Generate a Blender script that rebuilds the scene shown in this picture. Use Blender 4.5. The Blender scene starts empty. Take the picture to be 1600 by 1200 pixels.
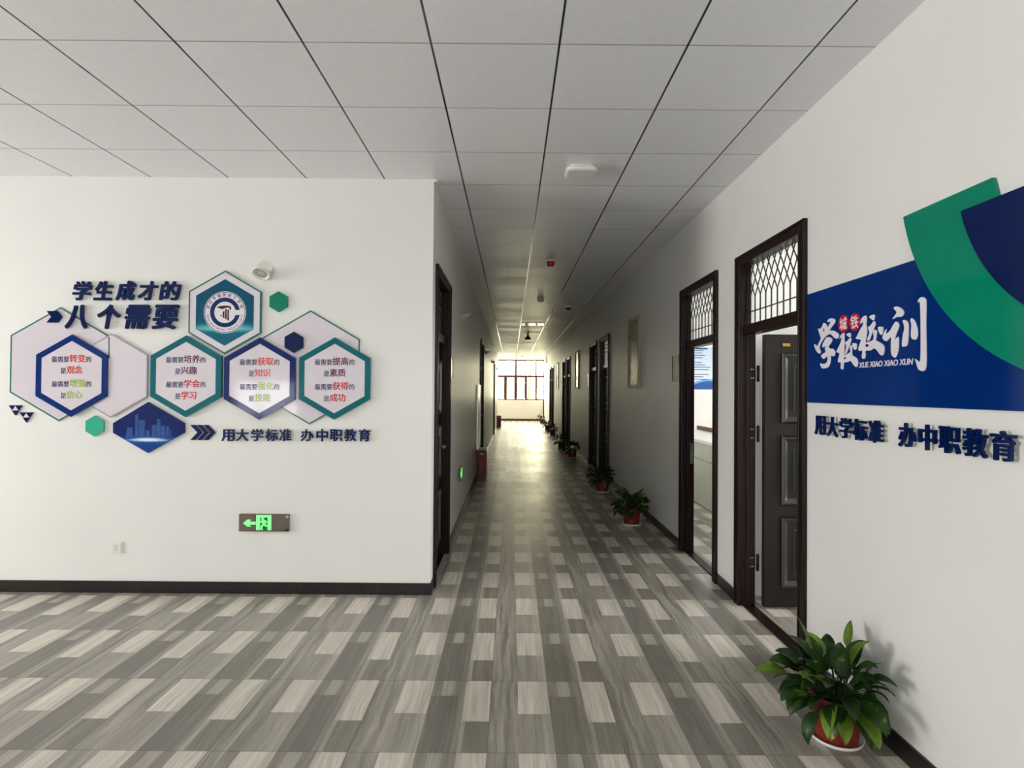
import bpy, bmesh, math, random
from mathutils import Vector, Matrix
from mathutils.geometry import tessellate_polygon

S = bpy.context.scene
COL = S.collection
PI = math.pi

# ---------------------------------------------------------------- camera
CAM_Z = 1.5637          # eye height
CEIL = 3.182            # ceiling height
FPX, YAW, PITCH, ROLL = 877.83, -0.0007, 0.0113, 0.0079


def cam_axes():
    cy, sy = math.cos(YAW), math.sin(YAW)
    f = Vector((-sy, cy, 0)); r = Vector((cy, sy, 0)); u = Vector((0, 0, 1))
    cp, sp = math.cos(PITCH), math.sin(PITCH)
    f2 = f * cp + u * sp; u2 = u * cp - f * sp
    cr, sr = math.cos(ROLL), math.sin(ROLL)
    return r * cr + u2 * sr, u2 * cr - r * sr, f2


CR, CU, CF = cam_axes()
cam = bpy.data.cameras.new('camera')
cam.sensor_width = 36.0
cam.lens = 36.0 * FPX / 1600.0
cam.clip_start = 0.02
cam_o = bpy.data.objects.new('camera', cam)
COL.objects.link(cam_o)
m = Matrix((CR, CU, -CF)).transposed().to_4x4()
m.translation = (0, 0, CAM_Z)
cam_o.matrix_world = m
S.camera = cam_o

# ---------------------------------------------------------------- world, exposure, daylight
S.view_settings.view_transform = 'Standard'
S.view_settings.look = 'None'
S.view_settings.gamma = 1.0
S.view_settings.use_curve_mapping = False
S.view_settings.exposure = 0.0
S.cycles.max_bounces = 14
S.cycles.diffuse_bounces = 9
S.cycles.glossy_bounces = 5
S.cycles.transparent_max_bounces = 12
S.cycles.sample_clamp_indirect = 8.0
S.cycles.caustics_reflective = False
S.cycles.caustics_refractive = False

W = bpy.data.worlds.new('overcast_sky')
S.world = W
W.use_nodes = True
wb = W.node_tree.nodes['Background']
wb.inputs[0].default_value = (1.0, 0.90, 0.61, 1)
wb.inputs[1].default_value = 30.0


def area(name, loc, rot, sx, sy, watts, color, portal=False):
    l = bpy.data.lights.new(name, 'AREA')
    l.shape = 'RECTANGLE'; l.size = sx; l.size_y = sy
    l.energy = watts; l.color = color
    if portal:
        l.cycles.is_portal = True
    o = bpy.data.objects.new(name, l); COL.objects.link(o)
    o.location = loc; o.rotation_euler = rot
    return o


LEFT_X, BACK_Y, OUT_X, END_Y = -10.0, -3.5, 7.5, 29.0
# daylight entering through the glazed lobby front (left), the lobby back window and the classroom windows; the wide rear one is added fill
area('daylight_lobby_front', (LEFT_X - .16, 1.75, 1.52), (0, -PI / 2, 0), 2.75, 2.9, 600, (1.0, .985, .94))
area('fill_lobby_rear', (-.7, BACK_Y - .16, 1.85), (PI / 2, 0, 0), 3.8, 1.9, 150, (1.0, .985, .94))  # added fill from behind the camera for the facing wall and corridor
area('daylight_lobby_back', (-5.3, BACK_Y - .16, 1.32), (PI / 2, 0, 0), 1.35, .85, 36, (.97, .98, 1.0))
area('daylight_classroom_near', (OUT_X + .16, 2.2, 1.9), (0, PI / 2, 0), 1.9, 3.2, 460, (1.0, .99, .97))
area('daylight_classroom_far', (OUT_X + .16, 7.7, 1.9), (0, PI / 2, 0), 1.9, 4.6, 360, (1.0, .99, .97))
area('daylight_corridor_side', (-1.76, 27.0, 1.9), (0, -PI / 2, 0), 1.8, 2.6, 95, (1.0, .92, .70))
area('daylight_corridor_end', (.4, END_Y + .02, 2.12), (-PI / 2, 0, 0), 2.55, 2.1, 0, (1, 1, 1), portal=True)


# ---------------------------------------------------------------- colour / material helpers
def lin(c):
    return tuple(((v / 255.0) / 12.92 if v <= 10 else (((v / 255.0) + .055) / 1.055) ** 2.4) for v in c) + (1.0,)


def newmat(name):
    mt = bpy.data.materials.new(name); mt.use_nodes = True
    nt = mt.node_tree
    return mt, nt, nt.nodes['Principled BSDF']


def mat(name, rgb, rough=.5, spec=.5, metal=0.0, var=.06, scale=6.0, stretch=(1, 1, 1), bump=0.0, bscale=60.0,
        coat=0.0):
    """procedural principled material: colour modulated by object-space noise, optional fine bump"""
    mt, nt, b = newmat(name)
    c = lin(rgb)
    tc = nt.nodes.new('ShaderNodeTexCoord')
    mp = nt.nodes.new('ShaderNodeMapping'); mp.inputs['Scale'].default_value = stretch
    nz = nt.nodes.new('ShaderNodeTexNoise'); nz.inputs['Scale'].default_value = scale; nz.inputs['Detail'].default_value = 3
    rp = nt.nodes.new('ShaderNodeValToRGB')
    rp.color_ramp.elements[0].position = .3; rp.color_ramp.elements[1].position = .7
    rp.color_ramp.elements[0].color = tuple(max(0, v * (1 - var)) for v in c[:3]) + (1,)
    rp.color_ramp.elements[1].color = tuple(min(1, v * (1 + var)) for v in c[:3]) + (1,)
    L = nt.links.new
    L(tc.outputs['Object'], mp.inputs[0]); L(mp.outputs[0], nz.inputs['Vector']); L(nz.outputs['Fac'], rp.inputs[0])
    L(rp.outputs[0], b.inputs['Base Color'])
    b.inputs['Roughness'].default_value = rough
    b.inputs['Specular IOR Level'].default_value = spec
    b.inputs['Metallic'].default_value = metal
    b.inputs['Coat Weight'].default_value = coat
    b.inputs['Coat Roughness'].default_value = .06
    if bump:
        n2 = nt.nodes.new('ShaderNodeTexNoise'); n2.inputs['Scale'].default_value = bscale; n2.inputs['Detail'].default_value = 4
        bp = nt.nodes.new('ShaderNodeBump'); bp.inputs['Strength'].default_value = bump; bp.inputs['Distance'].default_value = .004
        L(tc.outputs['Object'], n2.inputs['Vector']); L(n2.outputs['Fac'], bp.inputs['Height']); L(bp.outputs[0], b.inputs['Normal'])
    return mt


def glass_mat(name, tint=(1, 1, 1, 1), gloss=.10, rough=.02):
    mt = bpy.data.materials.new(name); mt.use_nodes = True
    nt = mt.node_tree; nt.nodes.clear()
    out = nt.nodes.new('ShaderNodeOutputMaterial'); mx = nt.nodes.new('ShaderNodeMixShader')
    tr = nt.nodes.new('ShaderNodeBsdfTransparent'); tr.inputs[0].default_value = tint
    gl = nt.nodes.new('ShaderNodeBsdfGlossy'); gl.inputs['Roughness'].default_value = rough
    mx.inputs[0].default_value = gloss
    nt.links.new(tr.outputs[0], mx.inputs[1]); nt.links.new(gl.outputs[0], mx.inputs[2]); nt.links.new(mx.outputs[0], out.inputs[0])
    return mt


def emit_mat(name, rgb, strength):
    mt, nt, b = newmat(name)
    b.inputs['Base Color'].default_value = lin(rgb)
    b.inputs['Emission Color'].default_value = lin(rgb)
    b.inputs['Emission Strength'].default_value = strength
    return mt


class N:
    """tiny node-graph calculator"""
    def __init__(s, nt): s.nt = nt
    def m(s, op, a, b=None, c=None):
        n = s.nt.nodes.new('ShaderNodeMath'); n.operation = op
        for i, v in enumerate((a, b, c)):
            if v is None: continue
            if isinstance(v, (int, float)): n.inputs[i].default_value = v
            else: s.nt.links.new(v, n.inputs[i])
        return n.outputs[0]
    def add(s, a, b): return s.m('ADD', a, b)
    def sub(s, a, b): return s.m('SUBTRACT', a, b)
    def mul(s, a, b): return s.m('MULTIPLY', a, b)
    def band(s, x, lo, hi): return s.mul(s.m('GREATER_THAN', x, lo), s.m('LESS_THAN', x, hi))
    def xyz(s, x, y, z):
        n = s.nt.nodes.new('ShaderNodeCombineXYZ')
        for i, v in enumerate((x, y, z)):
            if isinstance(v, (int, float)): n.inputs[i].default_value = v
            else: s.nt.links.new(v, n.inputs[i])
        return n.outputs[0]
    def noise(s, vec, scale=1.0, detail=3.0, rough=.55):
        n = s.nt.nodes.new('ShaderNodeTexNoise'); n.inputs['Scale'].default_value = scale
        n.inputs['Detail'].default_value = detail; n.inputs['Roughness'].default_value = rough
        s.nt.links.new(vec, n.inputs['Vector']); return n.outputs['Fac']
    def white(s, vec):
        n = s.nt.nodes.new('ShaderNodeTexWhiteNoise'); n.noise_dimensions = '3D'
        s.nt.links.new(vec, n.inputs['Vector']); return n.outputs['Value'], n.outputs['Color']
    def mix(s, f, a, b):
        n = s.nt.nodes.new('ShaderNodeMix'); n.data_type = 'RGBA'
        for k, v in ((0, f), (6, a), (7, b)):
            if isinstance(v, (int, float)): n.inputs[k].default_value = v
            elif isinstance(v, tuple): n.inputs[k].default_value = v
            else: s.nt.links.new(v, n.inputs[k])
        return n.outputs[2]
    def ramp(s, f, stops):
        n = s.nt.nodes.new('ShaderNodeValToRGB'); e = n.color_ramp.elements
        while len(e) < len(stops): e.new(.5)
        for k, (p, c) in enumerate(stops): e[k].position = p; e[k].color = c
        s.nt.links.new(f, n.inputs[0]); return n.outputs[0]
    def pos(s):
        g = s.nt.nodes.new('ShaderNodeNewGeometry'); x = s.nt.nodes.new('ShaderNodeSeparateXYZ')
        s.nt.links.new(g.outputs['Position'], x.inputs[0]); return x.outputs
    def obj(s):
        g = s.nt.nodes.new('ShaderNodeTexCoord'); x = s.nt.nodes.new('ShaderNodeSeparateXYZ')
        s.nt.links.new(g.outputs['Object'], x.inputs[0]); return x.outputs


def grey(v, tint=(1.0, .965, .915)):
    return tuple(v * t for t in tint) + (1,)


def floor_material():
    """60 cm ceramic tiles printed with staggered wood strips"""
    mt, nt, b = newmat('wood_print_floor_tile'); n = N(nt)
    X, Y, Z = n.pos()
    ju = n.m('DIVIDE', n.sub(X, .506), .6); jv = n.m('DIVIDE', n.sub(Y, 2.439), .6)
    fu = n.m('FRACT', ju); v = n.m('FRACT', jv)
    iu = n.m('FLOOR', ju); iv = n.m('FLOOR', jv)
    # wavy strip edges
    wob = n.mul(n.sub(n.noise(n.xyz(n.mul(X, 9), n.mul(Y, 3), 0), 1, 2), .5), .012)
    u = n.m('FRACT', n.add(n.add(fu, .77), wob))      # u = 0 at the left edge of the first light block
    bend = n.mul(n.sub(n.noise(n.xyz(n.mul(X, 6), n.mul(Y, 4), 9), 1, 2), .5), .05)
    Xb = n.add(X, bend)
    g1 = n.noise(n.xyz(n.mul(Xb, 85), n.mul(Y, 2.0), 0), 1, 4, .65)
    g2 = n.noise(n.xyz(n.mul(Xb, 30), n.mul(Y, 1.3), 5), 1, 3, .6)
    streak = n.m('MULTIPLY_ADD', g1, .5, n.mul(g2, .5))
    far49 = n.m('GREATER_THAN', v, .49); far385 = n.m('GREATER_THAN', v, .385); far75 = n.m('GREATER_THAN', v, .75)
    val = None
    def layer(lo, hi, value):
        nonlocal val
        t = n.mul(n.band(u, lo, hi), value) if not isinstance(value, (int, float)) else n.mul(n.band(u, lo, hi), float(value))
        val = t if val is None else n.add(val, t)
    two = lambda f, near, far: n.m('MULTIPLY_ADD', f, far - near, near)
    layer(0, .19, two(far49, .36, .70))
    layer(.19, .26, two(far49, .43, .58))
    sub_ = n.mul(far75, n.band(u, .345, .45))
    layer(.26, .50, n.add(two(far75, .215, .27), n.mul(sub_, .16)))
    layer(.50, .55, .30)
    layer(.55, .585, two(far385, .42, .56))
    layer(.585, .77, two(far385, .25, .66))
    layer(.77, 1.01, n.m('MULTIPLY_ADD', g2, .46, .10))
    val = n.mul(val, n.m('MULTIPLY_ADD', streak, 1.7, .15))
    # grout
    gu = n.m('ABSOLUTE', n.sub(fu, .5)); gv = n.m('ABSOLUTE', n.sub(v, .5))
    gr = n.m('MAXIMUM', n.m('GREATER_THAN', gu, .4972), n.m('GREATER_THAN', gv, .4972))
    val = n.mul(val, n.m('MULTIPLY_ADD', gr, -.55, 1.0))
    val = n.mul(val, .93)
    nt.links.new(n.xyz(val, n.mul(val, .925), n.mul(val, .80)), b.inputs['Base Color'])
    w, wc = n.white(n.xyz(iu, iv, 3))
    rough = n.add(n.m('MULTIPLY_ADD', w, .06, .32), n.mul(n.sub(g2, .5), .10))
    nt.links.new(rough, b.inputs['Roughness'])
    b.inputs['Specular IOR Level'].default_value = .5
    h = n.sub(n.mul(g1, .25), gr)
    bp = nt.nodes.new('ShaderNodeBump'); bp.inputs['Strength'].default_value = .04; bp.inputs['Distance'].default_value = .002
    nt.links.new(h, bp.inputs['Height']); nt.links.new(bp.outputs[0], b.inputs['Normal'])
    return mt


def ceiling_material():
    """60 cm lay-in tiles on an exposed metal grid"""
    mt, nt, b = newmat('lay_in_ceiling_tile'); n = N(nt)
    X, Y, Z = n.pos()
    ju = n.m('DIVIDE', n.sub(X, .211), .6); jv = n.m('DIVIDE', n.sub(Y, 2.606), .6)
    du = n.mul(n.sub(.5, n.m('ABSOLUTE', n.sub(n.m('FRACT', ju), .5))), .6)     # metres to the nearest runner
    dv = n.mul(n.sub(.5, n.m('ABSOLUTE', n.sub(n.m('FRACT', jv), .5))), .6)
    main = n.mul(n.m('LESS_THAN', du, .0052), n.m('LESS_THAN', X, 1.5))
    rail = n.mul(n.m('LESS_THAN', du, .009), n.m('LESS_THAN', X, 1.5))
    cross = n.m('LESS_THAN', dv, .0034)
    joint = n.m('MAXIMUM', main, cross)
    mott = n.noise(n.xyz(n.mul(X, 1), n.mul(Y, 1), 0), 26, 3, .6)
    w, wc = n.white(n.xyz(n.m('FLOOR', ju), n.m('FLOOR', jv), 1))
    tv = n.mul(n.m('MULTIPLY_ADD', mott, .10, .76), n.m('MULTIPLY_ADD', w, .05, .975))
    tile = n.xyz(n.mul(tv, .985), n.mul(tv, .99), n.mul(tv, 1.03))
    c1 = n.mix(cross, tile, (.27, .27, .275, 1))
    c2 = n.mix(main, c1, (.035, .035, .037, 1))
    nt.links.new(c2, b.inputs['Base Color'])
    nt.links.new(n.m('MAXIMUM', n.sub(n.m('MULTIPLY_ADD', w, .10, .34), n.mul(rail, .6)), .09), b.inputs['Roughness'])
    b.inputs['Specular IOR Level'].default_value = .45
    emb = n.noise(n.xyz(n.mul(X, 14), n.mul(Y, 40), 0), 1, 3, .6)
    h = n.mul(n.mul(emb, .5), n.sub(1.0, rail))
    bp = nt.nodes.new('ShaderNodeBump'); bp.inputs['Strength'].default_value = .11; bp.inputs['Distance'].default_value = .003
    nt.links.new(h, bp.inputs['Height']); nt.links.new(bp.outputs[0], b.inputs['Normal'])
    return mt


def print_material(name, base, glow, halo, zc, xw, zw):
    """printed artwork: flat colour with a bright horizon line (object space)"""
    mt, nt, b = newmat(name); n = N(nt)
    X, Y, Z = n.obj()
    dx = n.m('DIVIDE', X, xw); dz = n.m('DIVIDE', n.sub(Z, zc), zw)
    r2 = n.add(n.mul(dx, dx), n.mul(dz, dz))
    g = n.m('POWER', 2.718, n.mul(r2, -1.0))
    below = n.mul(n.m('LESS_THAN', Z, zc), .35)
    nz = n.noise(n.xyz(n.mul(X, 60), 0, n.mul(Z, 40)), 1, 3)
    f = n.add(g, n.mul(below, nz))
    nt.links.new(n.ramp(f, [(0, lin(base)), (.45, lin(halo)), (1.0, lin(glow))]), b.inputs['Base Color'])
    b.inputs['Roughness'].default_value = .10
    b.inputs['Specular IOR Level'].default_value = .25
    return mt


M = {}
M['floor'] = floor_material()
M['ceiling'] = ceiling_material()
M['wall'] = mat('white_wall_paint', (227, 226, 224), .42, .45, var=.02, scale=1.5, bump=.05, bscale=220)
M['room_wall'] = mat('classroom_wall_paint', (232, 231, 226), .6, .3, var=.015, scale=1.5)
M['base'] = mat('dark_marble_skirting', (25, 20, 19), .28, .5, var=.35, scale=4, stretch=(3, 3, 14))
M['frame'] = mat('espresso_door_paint', (28, 11, 10), .36, .32, var=.18, scale=5, stretch=(8, 8, .6))
M['leaf'] = mat('dark_brown_door_leaf', (22, 13, 12), .40, .4, var=.12, scale=5, stretch=(8, 8, .6), bump=.05)
M['bevel'] = mat('door_moulding_highlight', (46, 50, 48), .30, .5, var=.1)  # grey-green highlight along the mouldings, put into the colour
M['steel'] = mat('brushed_steel', (190, 188, 184), .28, .5, 1.0, var=.06, stretch=(1, 1, 12))
M['blackmetal'] = mat('black_hinge_metal', (12, 12, 12), .35, .5, .4)
M['gold'] = mat('gold_plate', (196, 168, 50), .3, .5, .6, var=.08)
M['black'] = mat('black_plastic', (14, 14, 15), .3)
M['white'] = mat('white_plastic', (226, 226, 222), .32, var=.02)
M['warmwhite'] = mat('off_white_plastic', (214, 210, 200), .4, var=.02)
M['red'] = mat('signal_red_plastic', (170, 12, 24), .35)
M['firered'] = mat('fire_cabinet_red', (128, 12, 22), .30, var=.08)
M['navy'] = mat('navy_acrylic', (3, 26, 78), .14, .22, var=.04)
M['navyprint'] = mat('navy_print', (18, 40, 92), .14, .25, var=.03)
M['blue'] = mat('blue_acrylic', (2, 42, 112), .08, .25, var=.10, scale=2.5)
M['blue2'] = mat('deep_blue_acrylic', (4, 34, 98), .08, .30, var=.05, scale=2.5)
M['teal'] = mat('teal_acrylic', (6, 100, 110), .08, .25, var=.10, scale=5)
M['green'] = mat('green_acrylic', (4, 126, 100), .10, .25, var=.05)
M['green2'] = mat('mint_acrylic', (44, 172, 142), .10, var=.05)
M['gline'] = mat('dark_green_edge', (40, 110, 94), .12, var=.04)
M['lilac'] = mat('lilac_white_acrylic', (216, 208, 218), .07, var=.02, scale=3)
M['greyedge'] = mat('grey_acrylic_edge', (168, 158, 170), .12, var=.04)
M['wprint'] = mat('white_print', (226, 222, 232), .2, var=.02)
M['redt'] = mat('red_print', (216, 52, 46), .2, var=.02)
M['crimson'] = mat('crimson_print', (196, 16, 40), .2, var=.02)
M['plum'] = mat('plum_print', (98, 6, 66), .2, var=.02)
M['lime'] = mat('lime_print', (160, 186, 66), .2, var=.02)
M['maroon'] = mat('maroon_print', (64, 10, 18), .2, var=.02)
M['skyline'] = mat('skyline_print', (28, 76, 146), .12, var=.25, scale=60)
M['city'] = print_material('city_artwork_print', (2, 28, 98), (226, 240, 252), (24, 98, 178), -.09, .16, .017)
M['tealart'] = print_material('teal_artwork_print', (2, 78, 108), (120, 190, 200), (12, 120, 142), -.12, .30, .03)
M['bronze'] = mat('bronze_metal_plate', (112, 100, 90), .35, .5, .5, var=.08, stretch=(1, 1, 10))
M['greenlit'] = emit_mat('lit_exit_green', (112, 255, 128), 1.0)
M['greendark'] = mat('dark_green_enamel', (8, 96, 30), .3)
M['wood'] = mat('pale_oak_frame', (158, 140, 114), .45, var=.12, scale=8, stretch=(1, 1, 8))
M['brownwood'] = mat('brown_wood_edge', (110, 66, 44), .4, var=.15, scale=8, stretch=(1, 8, 1))
M['counter'] = mat('grey_laminate', (190, 194, 180), .4, var=.03)
M['acrylic_plate'] = mat('frosted_plate', (176, 176, 166), .25, var=.05)
M['pot'] = mat('terracotta_red_plastic', (118, 34, 15), .5, var=.08)
M['soil'] = mat('potting_soil', (40, 28, 20), .9, .2, var=.4, scale=60, bump=.6, bscale=90)
M['glass'] = glass_mat('clear_window_pane', (.96, .97, .97, 1), .06)
M['tglass'] = glass_mat('frosted_transom_pane', (.97, .98, .97, 1), .06, .05)
_nt = M['tglass'].node_tree
_out = next(n_ for n_ in _nt.nodes if n_.type == 'OUTPUT_MATERIAL'); _prev = _out.inputs[0].links[0].from_socket
_tl = _nt.nodes.new('ShaderNodeBsdfTranslucent'); _tl.inputs[0].default_value = (.93, .95, .93, 1)
_df = _nt.nodes.new('ShaderNodeBsdfDiffuse'); _df.inputs[0].default_value = (.86, .88, .86, 1)
_m1 = _nt.nodes.new('ShaderNodeMixShader'); _m1.inputs[0].default_value = .35
_m2 = _nt.nodes.new('ShaderNodeMixShader'); _m2.inputs[0].default_value = .62
_nt.links.new(_tl.outputs[0], _m1.inputs[1]); _nt.links.new(_df.outputs[0], _m1.inputs[2])
_nt.links.new(_prev, _m2.inputs[1]); _nt.links.new(_m1.outputs[0], _m2.inputs[2]); _nt.links.new(_m2.outputs[0], _out.inputs[0])
M['lead'] = mat('dark_lattice_strip', (72, 60, 54), .4, var=.1)
M['winframe'] = mat('red_brown_window_frame', (74, 34, 34), .4, var=.12)
M['extwall'] = mat('white_exterior_render', (206, 208, 212), .8, .2, var=.05, scale=.6)
M['extglass'] = mat('blue_grey_exterior_glass', (62, 72, 86), .15, var=.15, scale=.8)
M['ground'] = mat('pale_paving', (120, 120, 112), .8, .2, var=.15, scale=.5)
M['bark'] = mat('tree_bark', (92, 72, 52), .9, .2, var=.3, scale=8, stretch=(2, 2, .4))
M['treeleaf'] = mat('yellow_green_tree_leaf', (150, 160, 60), .6, .3, var=.25, scale=2)


def leaf_material(name, dark, light):
    mt, nt, b = newmat(name); n = N(nt)
    X, Y, Z = n.obj()
    f = n.noise(n.xyz(X, Y, Z), 11, 4, .65)
    nt.links.new(n.ramp(f, [(.30, lin(dark)), (.62, lin(light)), (.74, lin((168, 178, 52)))]), b.inputs['Base Color'])
    b.inputs['Roughness'].default_value = .40
    b.inputs['Specular IOR Level'].default_value = .32
    return mt


M['foliage'] = leaf_material('glossy_green_leaf', (10, 28, 10), (34, 66, 20))
M['youngleaf'] = leaf_material('young_green_leaf', (44, 78, 18), (98, 124, 34))


def ink_material():
    mt, nt, b = newmat('ink_painting_paper'); n = N(nt)
    X, Y, Z = n.obj()
    f = n.noise(n.xyz(n.mul(Y, 9), n.mul(X, 9), n.mul(Z, 3.2)), 1, 5, .7)
    nt.links.new(n.ramp(f, [(.36, lin((84, 82, 72))), (.48, lin((140, 134, 114))), (.62, lin((160, 154, 132)))]), b.inputs['Base Color'])
    b.inputs['Roughness'].default_value = .18
    return mt


M['ink'] = ink_material()


def poster_material():
    mt, nt, b = newmat('pale_blue_poster_print'); n = N(nt)
    X, Y, Z = n.obj()
    wave = n.m('MULTIPLY_ADD', n.m('SINE', n.mul(X, 7)), .05, -.30)
    wave2 = n.add(wave, .045)
    c = n.ramp(n.m('MULTIPLY_ADD', Z, 1.2, .5), [(0, lin((222, 230, 238))), (1, lin((182, 206, 230)))])
    c = n.mix(n.m('LESS_THAN', Z, wave2), c, lin((96, 160, 214)))
    c = n.mix(n.m('LESS_THAN', Z, wave), c, lin((24, 78, 158)))
    nt.links.new(c, b.inputs['Base Color']); b.inputs['Roughness'].default_value = .25
    return mt


M['poster'] = poster_material()


# ---------------------------------------------------------------- mesh builder
class MB:
    def __init__(s): s.v = []; s.f = []; s.mi = []; s.sm = []; s.cur = 0; s.smooth = False
    def face(s, idx): s.f.append(tuple(idx)); s.mi.append(s.cur); s.sm.append(s.smooth)
    def box(s, x0, x1, y0, y1, z0, z1):
        k = len(s.v)
        s.v += [(x, y, z) for z in (z0, z1) for y in (y0, y1) for x in (x0, x1)]
        for q in ((0, 2, 3, 1), (4, 5, 7, 6), (0, 1, 5, 4), (2, 6, 7, 3), (0, 4, 6, 2), (1, 3, 7, 5)):
            s.face([k + i for i in q])
        return s
    def prism(s, loops, fr, a, b):
        """loops: outer (+ holes) in plane coords; fr=(origin, ux, uy, un); extruded from a to b along un"""
        o, ux, uy, un = fr
        area2 = lambda L: sum(L[i][0] * L[(i + 1) % len(L)][1] - L[(i + 1) % len(L)][0] * L[i][1] for i in range(len(L)))
        ls = []
        for i, L in enumerate(loops):
            L = list(L)
            if (area2(L) > 0) != (i == 0): L.reverse()
            ls.append(L)
        flat = [p for L in ls for p in L]
        k = len(s.v); nn = len(flat)
        for h in (a, b):
            for p in flat:
                s.v.append(tuple(o + ux * p[0] + uy * p[1] + un * h))
        for t in tessellate_polygon([[Vector((p[0], p[1], 0)) for p in L] for L in ls]):
            p0, p1, p2 = (flat[i] for i in t)
            if (p1[0] - p0[0]) * (p2[1] - p0[1]) - (p2[0] - p0[0]) * (p1[1] - p0[1]) < 0: t = (t[0], t[2], t[1])
            s.face([k + nn + i for i in t]); s.face([k + i for i in reversed(t)])
        off = 0
        for L in ls:
            c = len(L)
            for i in range(c):
                p, q = off + i, off + (i + 1) % c
                s.face((k + p, k + q, k + nn + q, k + nn + p))
            off += c
        return s
    def bar(s, p, q, w, h, up=(0, 0, 1)):
        p, q = Vector(p), Vector(q); d = (q - p).normalized()
        u = Vector(up)
        if abs(d.dot(u)) > .98: u = Vector((1, 0, 0))
        x = d.cross(u).normalized(); y = x.cross(d)
        k = len(s.v)
        for c in (p, q):
            for sx, sy in ((-1, -1), (1, -1), (1, 1), (-1, 1)):
                s.v.append(tuple(c + x * sx * w / 2 + y * sy * h / 2))
        for qd in ((3, 2, 1, 0), (4, 5, 6, 7), (0, 1, 5, 4), (1, 2, 6, 5), (2, 3, 7, 6), (3, 0, 4, 7)): s.face([k + i for i in qd])
        return s
    def tube(s, pts, rads, n=8, cap=True):
        pts = [Vector(p) for p in pts]; k = len(s.v); sm = s.smooth; s.smooth = True
        for i, p in enumerate(pts):
            d = (pts[min(i + 1, len(pts) - 1)] - pts[max(i - 1, 0)]).normalized()
            u = Vector((0, 0, 1)) if abs(d.z) < .95 else Vector((1, 0, 0))
            x = d.cross(u).normalized(); y = x.cross(d); r = rads[i] if isinstance(rads, (list, tuple)) else rads
            for j in range(n):
                a = 2 * PI * j / n; s.v.append(tuple(p + x * r * math.cos(a) + y * r * math.sin(a)))
        for i in range(len(pts) - 1):
            for j in range(n):
                j2 = (j + 1) % n
                s.face((k + i * n + j2, k + i * n + j, k + (i + 1) * n + j, k + (i + 1) * n + j2))
        s.smooth = sm
        if cap:
            s.face([k + j for j in range(n)]); s.face([k + (len(pts) - 1) * n + j for j in reversed(range(n))])
        return s
    def lathe(s, prof, n=24, c=(0, 0, 0), ax=None, smooth=True, phase=0.0):
        """prof: list of (radius, height); ax: (ex, ey, ez) axes"""
        ex, ey, ez = ax or (Vector((1, 0, 0)), Vector((0, 1, 0)), Vector((0, 0, 1)))
        c = Vector(c); k = len(s.v); sm = s.smooth; s.smooth = smooth
        for r, h in prof:
            for j in range(n):
                a = 2 * PI * j / n + phase
                s.v.append(tuple(c + ex * r * math.cos(a) + ey * r * math.sin(a) + ez * h))
        for i in range(len(prof) - 1):
            for j in range(n):
                j2 = (j + 1) % n
                s.face((k + i * n + j, k + i * n + j2, k + (i + 1) * n + j2, k + (i + 1) * n + j))
        s.smooth = sm
        if prof[0][0] > 1e-5: s.face([k + j for j in reversed(range(n))])
        if prof[-1][0] > 1e-5: s.face([k + (len(prof) - 1) * n + j for j in range(n)])
        return s
    def build(s, name, mats, parent=None, origin=(0, 0, 0), bevel=0.0, seg=2):
        o = Vector(origin)
        me = bpy.data.meshes.new(name)
        me.from_pydata([tuple(Vector(v) - o) for v in s.v], [], s.f)
        for mt in (mats if isinstance(mats, (list, tuple)) else [mats]): me.materials.append(mt)
        me.polygons.foreach_set('material_index', s.mi)
        me.polygons.foreach_set('use_smooth', s.sm)
        me.validate(); me.update()
        ob = bpy.data.objects.new(name, me); COL.objects.link(ob)
        if parent: ob.parent = parent
        else: ob.location = o
        if bevel:
            md = ob.modifiers.new('edge', 'BEVEL'); md.width = bevel; md.segments = seg; md.limit_method = 'ANGLE'; md.angle_limit = .6
        return ob


def tag(o, label, cat, group=None, kind=None):
    o['label'] = label; o['category'] = cat
    if group: o['group'] = group
    if kind: o['kind'] = kind
    return o


def thing(name, loc, label, cat, group=None, kind=None, rz=0.0):
    o = bpy.data.objects.new(name, None); COL.objects.link(o)
    o.location = loc; o.rotation_euler = (0, 0, rz); o.empty_display_size = .1
    return tag(o, label, cat, group, kind)


def dup(root, loc, label, rz=None, group=None, scale=None):
    r = root.copy(); COL.objects.link(r); r.location = loc
    if rz is not None: r.rotation_euler = (0, 0, rz)
    if scale: r.scale = scale
    r['label'] = label
    if group: r['group'] = group
    for ch in list(root.children):
        c = ch.copy(); COL.objects.link(c); c.parent = r
        for g in ch.children:
            d = g.copy(); COL.objects.link(d); d.parent = c
    return r


def struct(mb, name, mt, label, cat, **kw):
    return tag(mb.build(name, mt, **kw), label, cat, kind='structure')


V = Vector
EX, EY, EZ = V((1, 0, 0)), V((0, 1, 0)), V((0, 0, 1))
FACE_Y, RX, LX = 4.305, 1.69, -0.61
FR_F = (V((0, FACE_Y, 0)), EX, EZ, -EY)       # lobby wall facing the camera: (x, z)
FR_R = (V((RX, 0, 0)), -EY, EZ, -EX)          # right wall: (-y, z)
FR_L = (V((LX, 0, 0)), EY, EZ, EX)            # corridor left wall: (y, z)


def ray(px, py):
    return CR * ((px - 800) / FPX) - CU * ((py - 600) / FPX) + CF


def onF(px, py, d=0.0):       # point of the facing wall seen at a photograph pixel, as plane coords
    r = ray(px, py); t = (FACE_Y - d) / r.y
    return (r.x * t, CAM_Z + r.z * t)


def onR(px, py, d=0.0):
    r = ray(px, py); t = (RX - d) / r.x
    return (-r.y * t, CAM_Z + r.z * t)


# ---------------------------------------------------------------- lettering
_gl = {}


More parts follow.
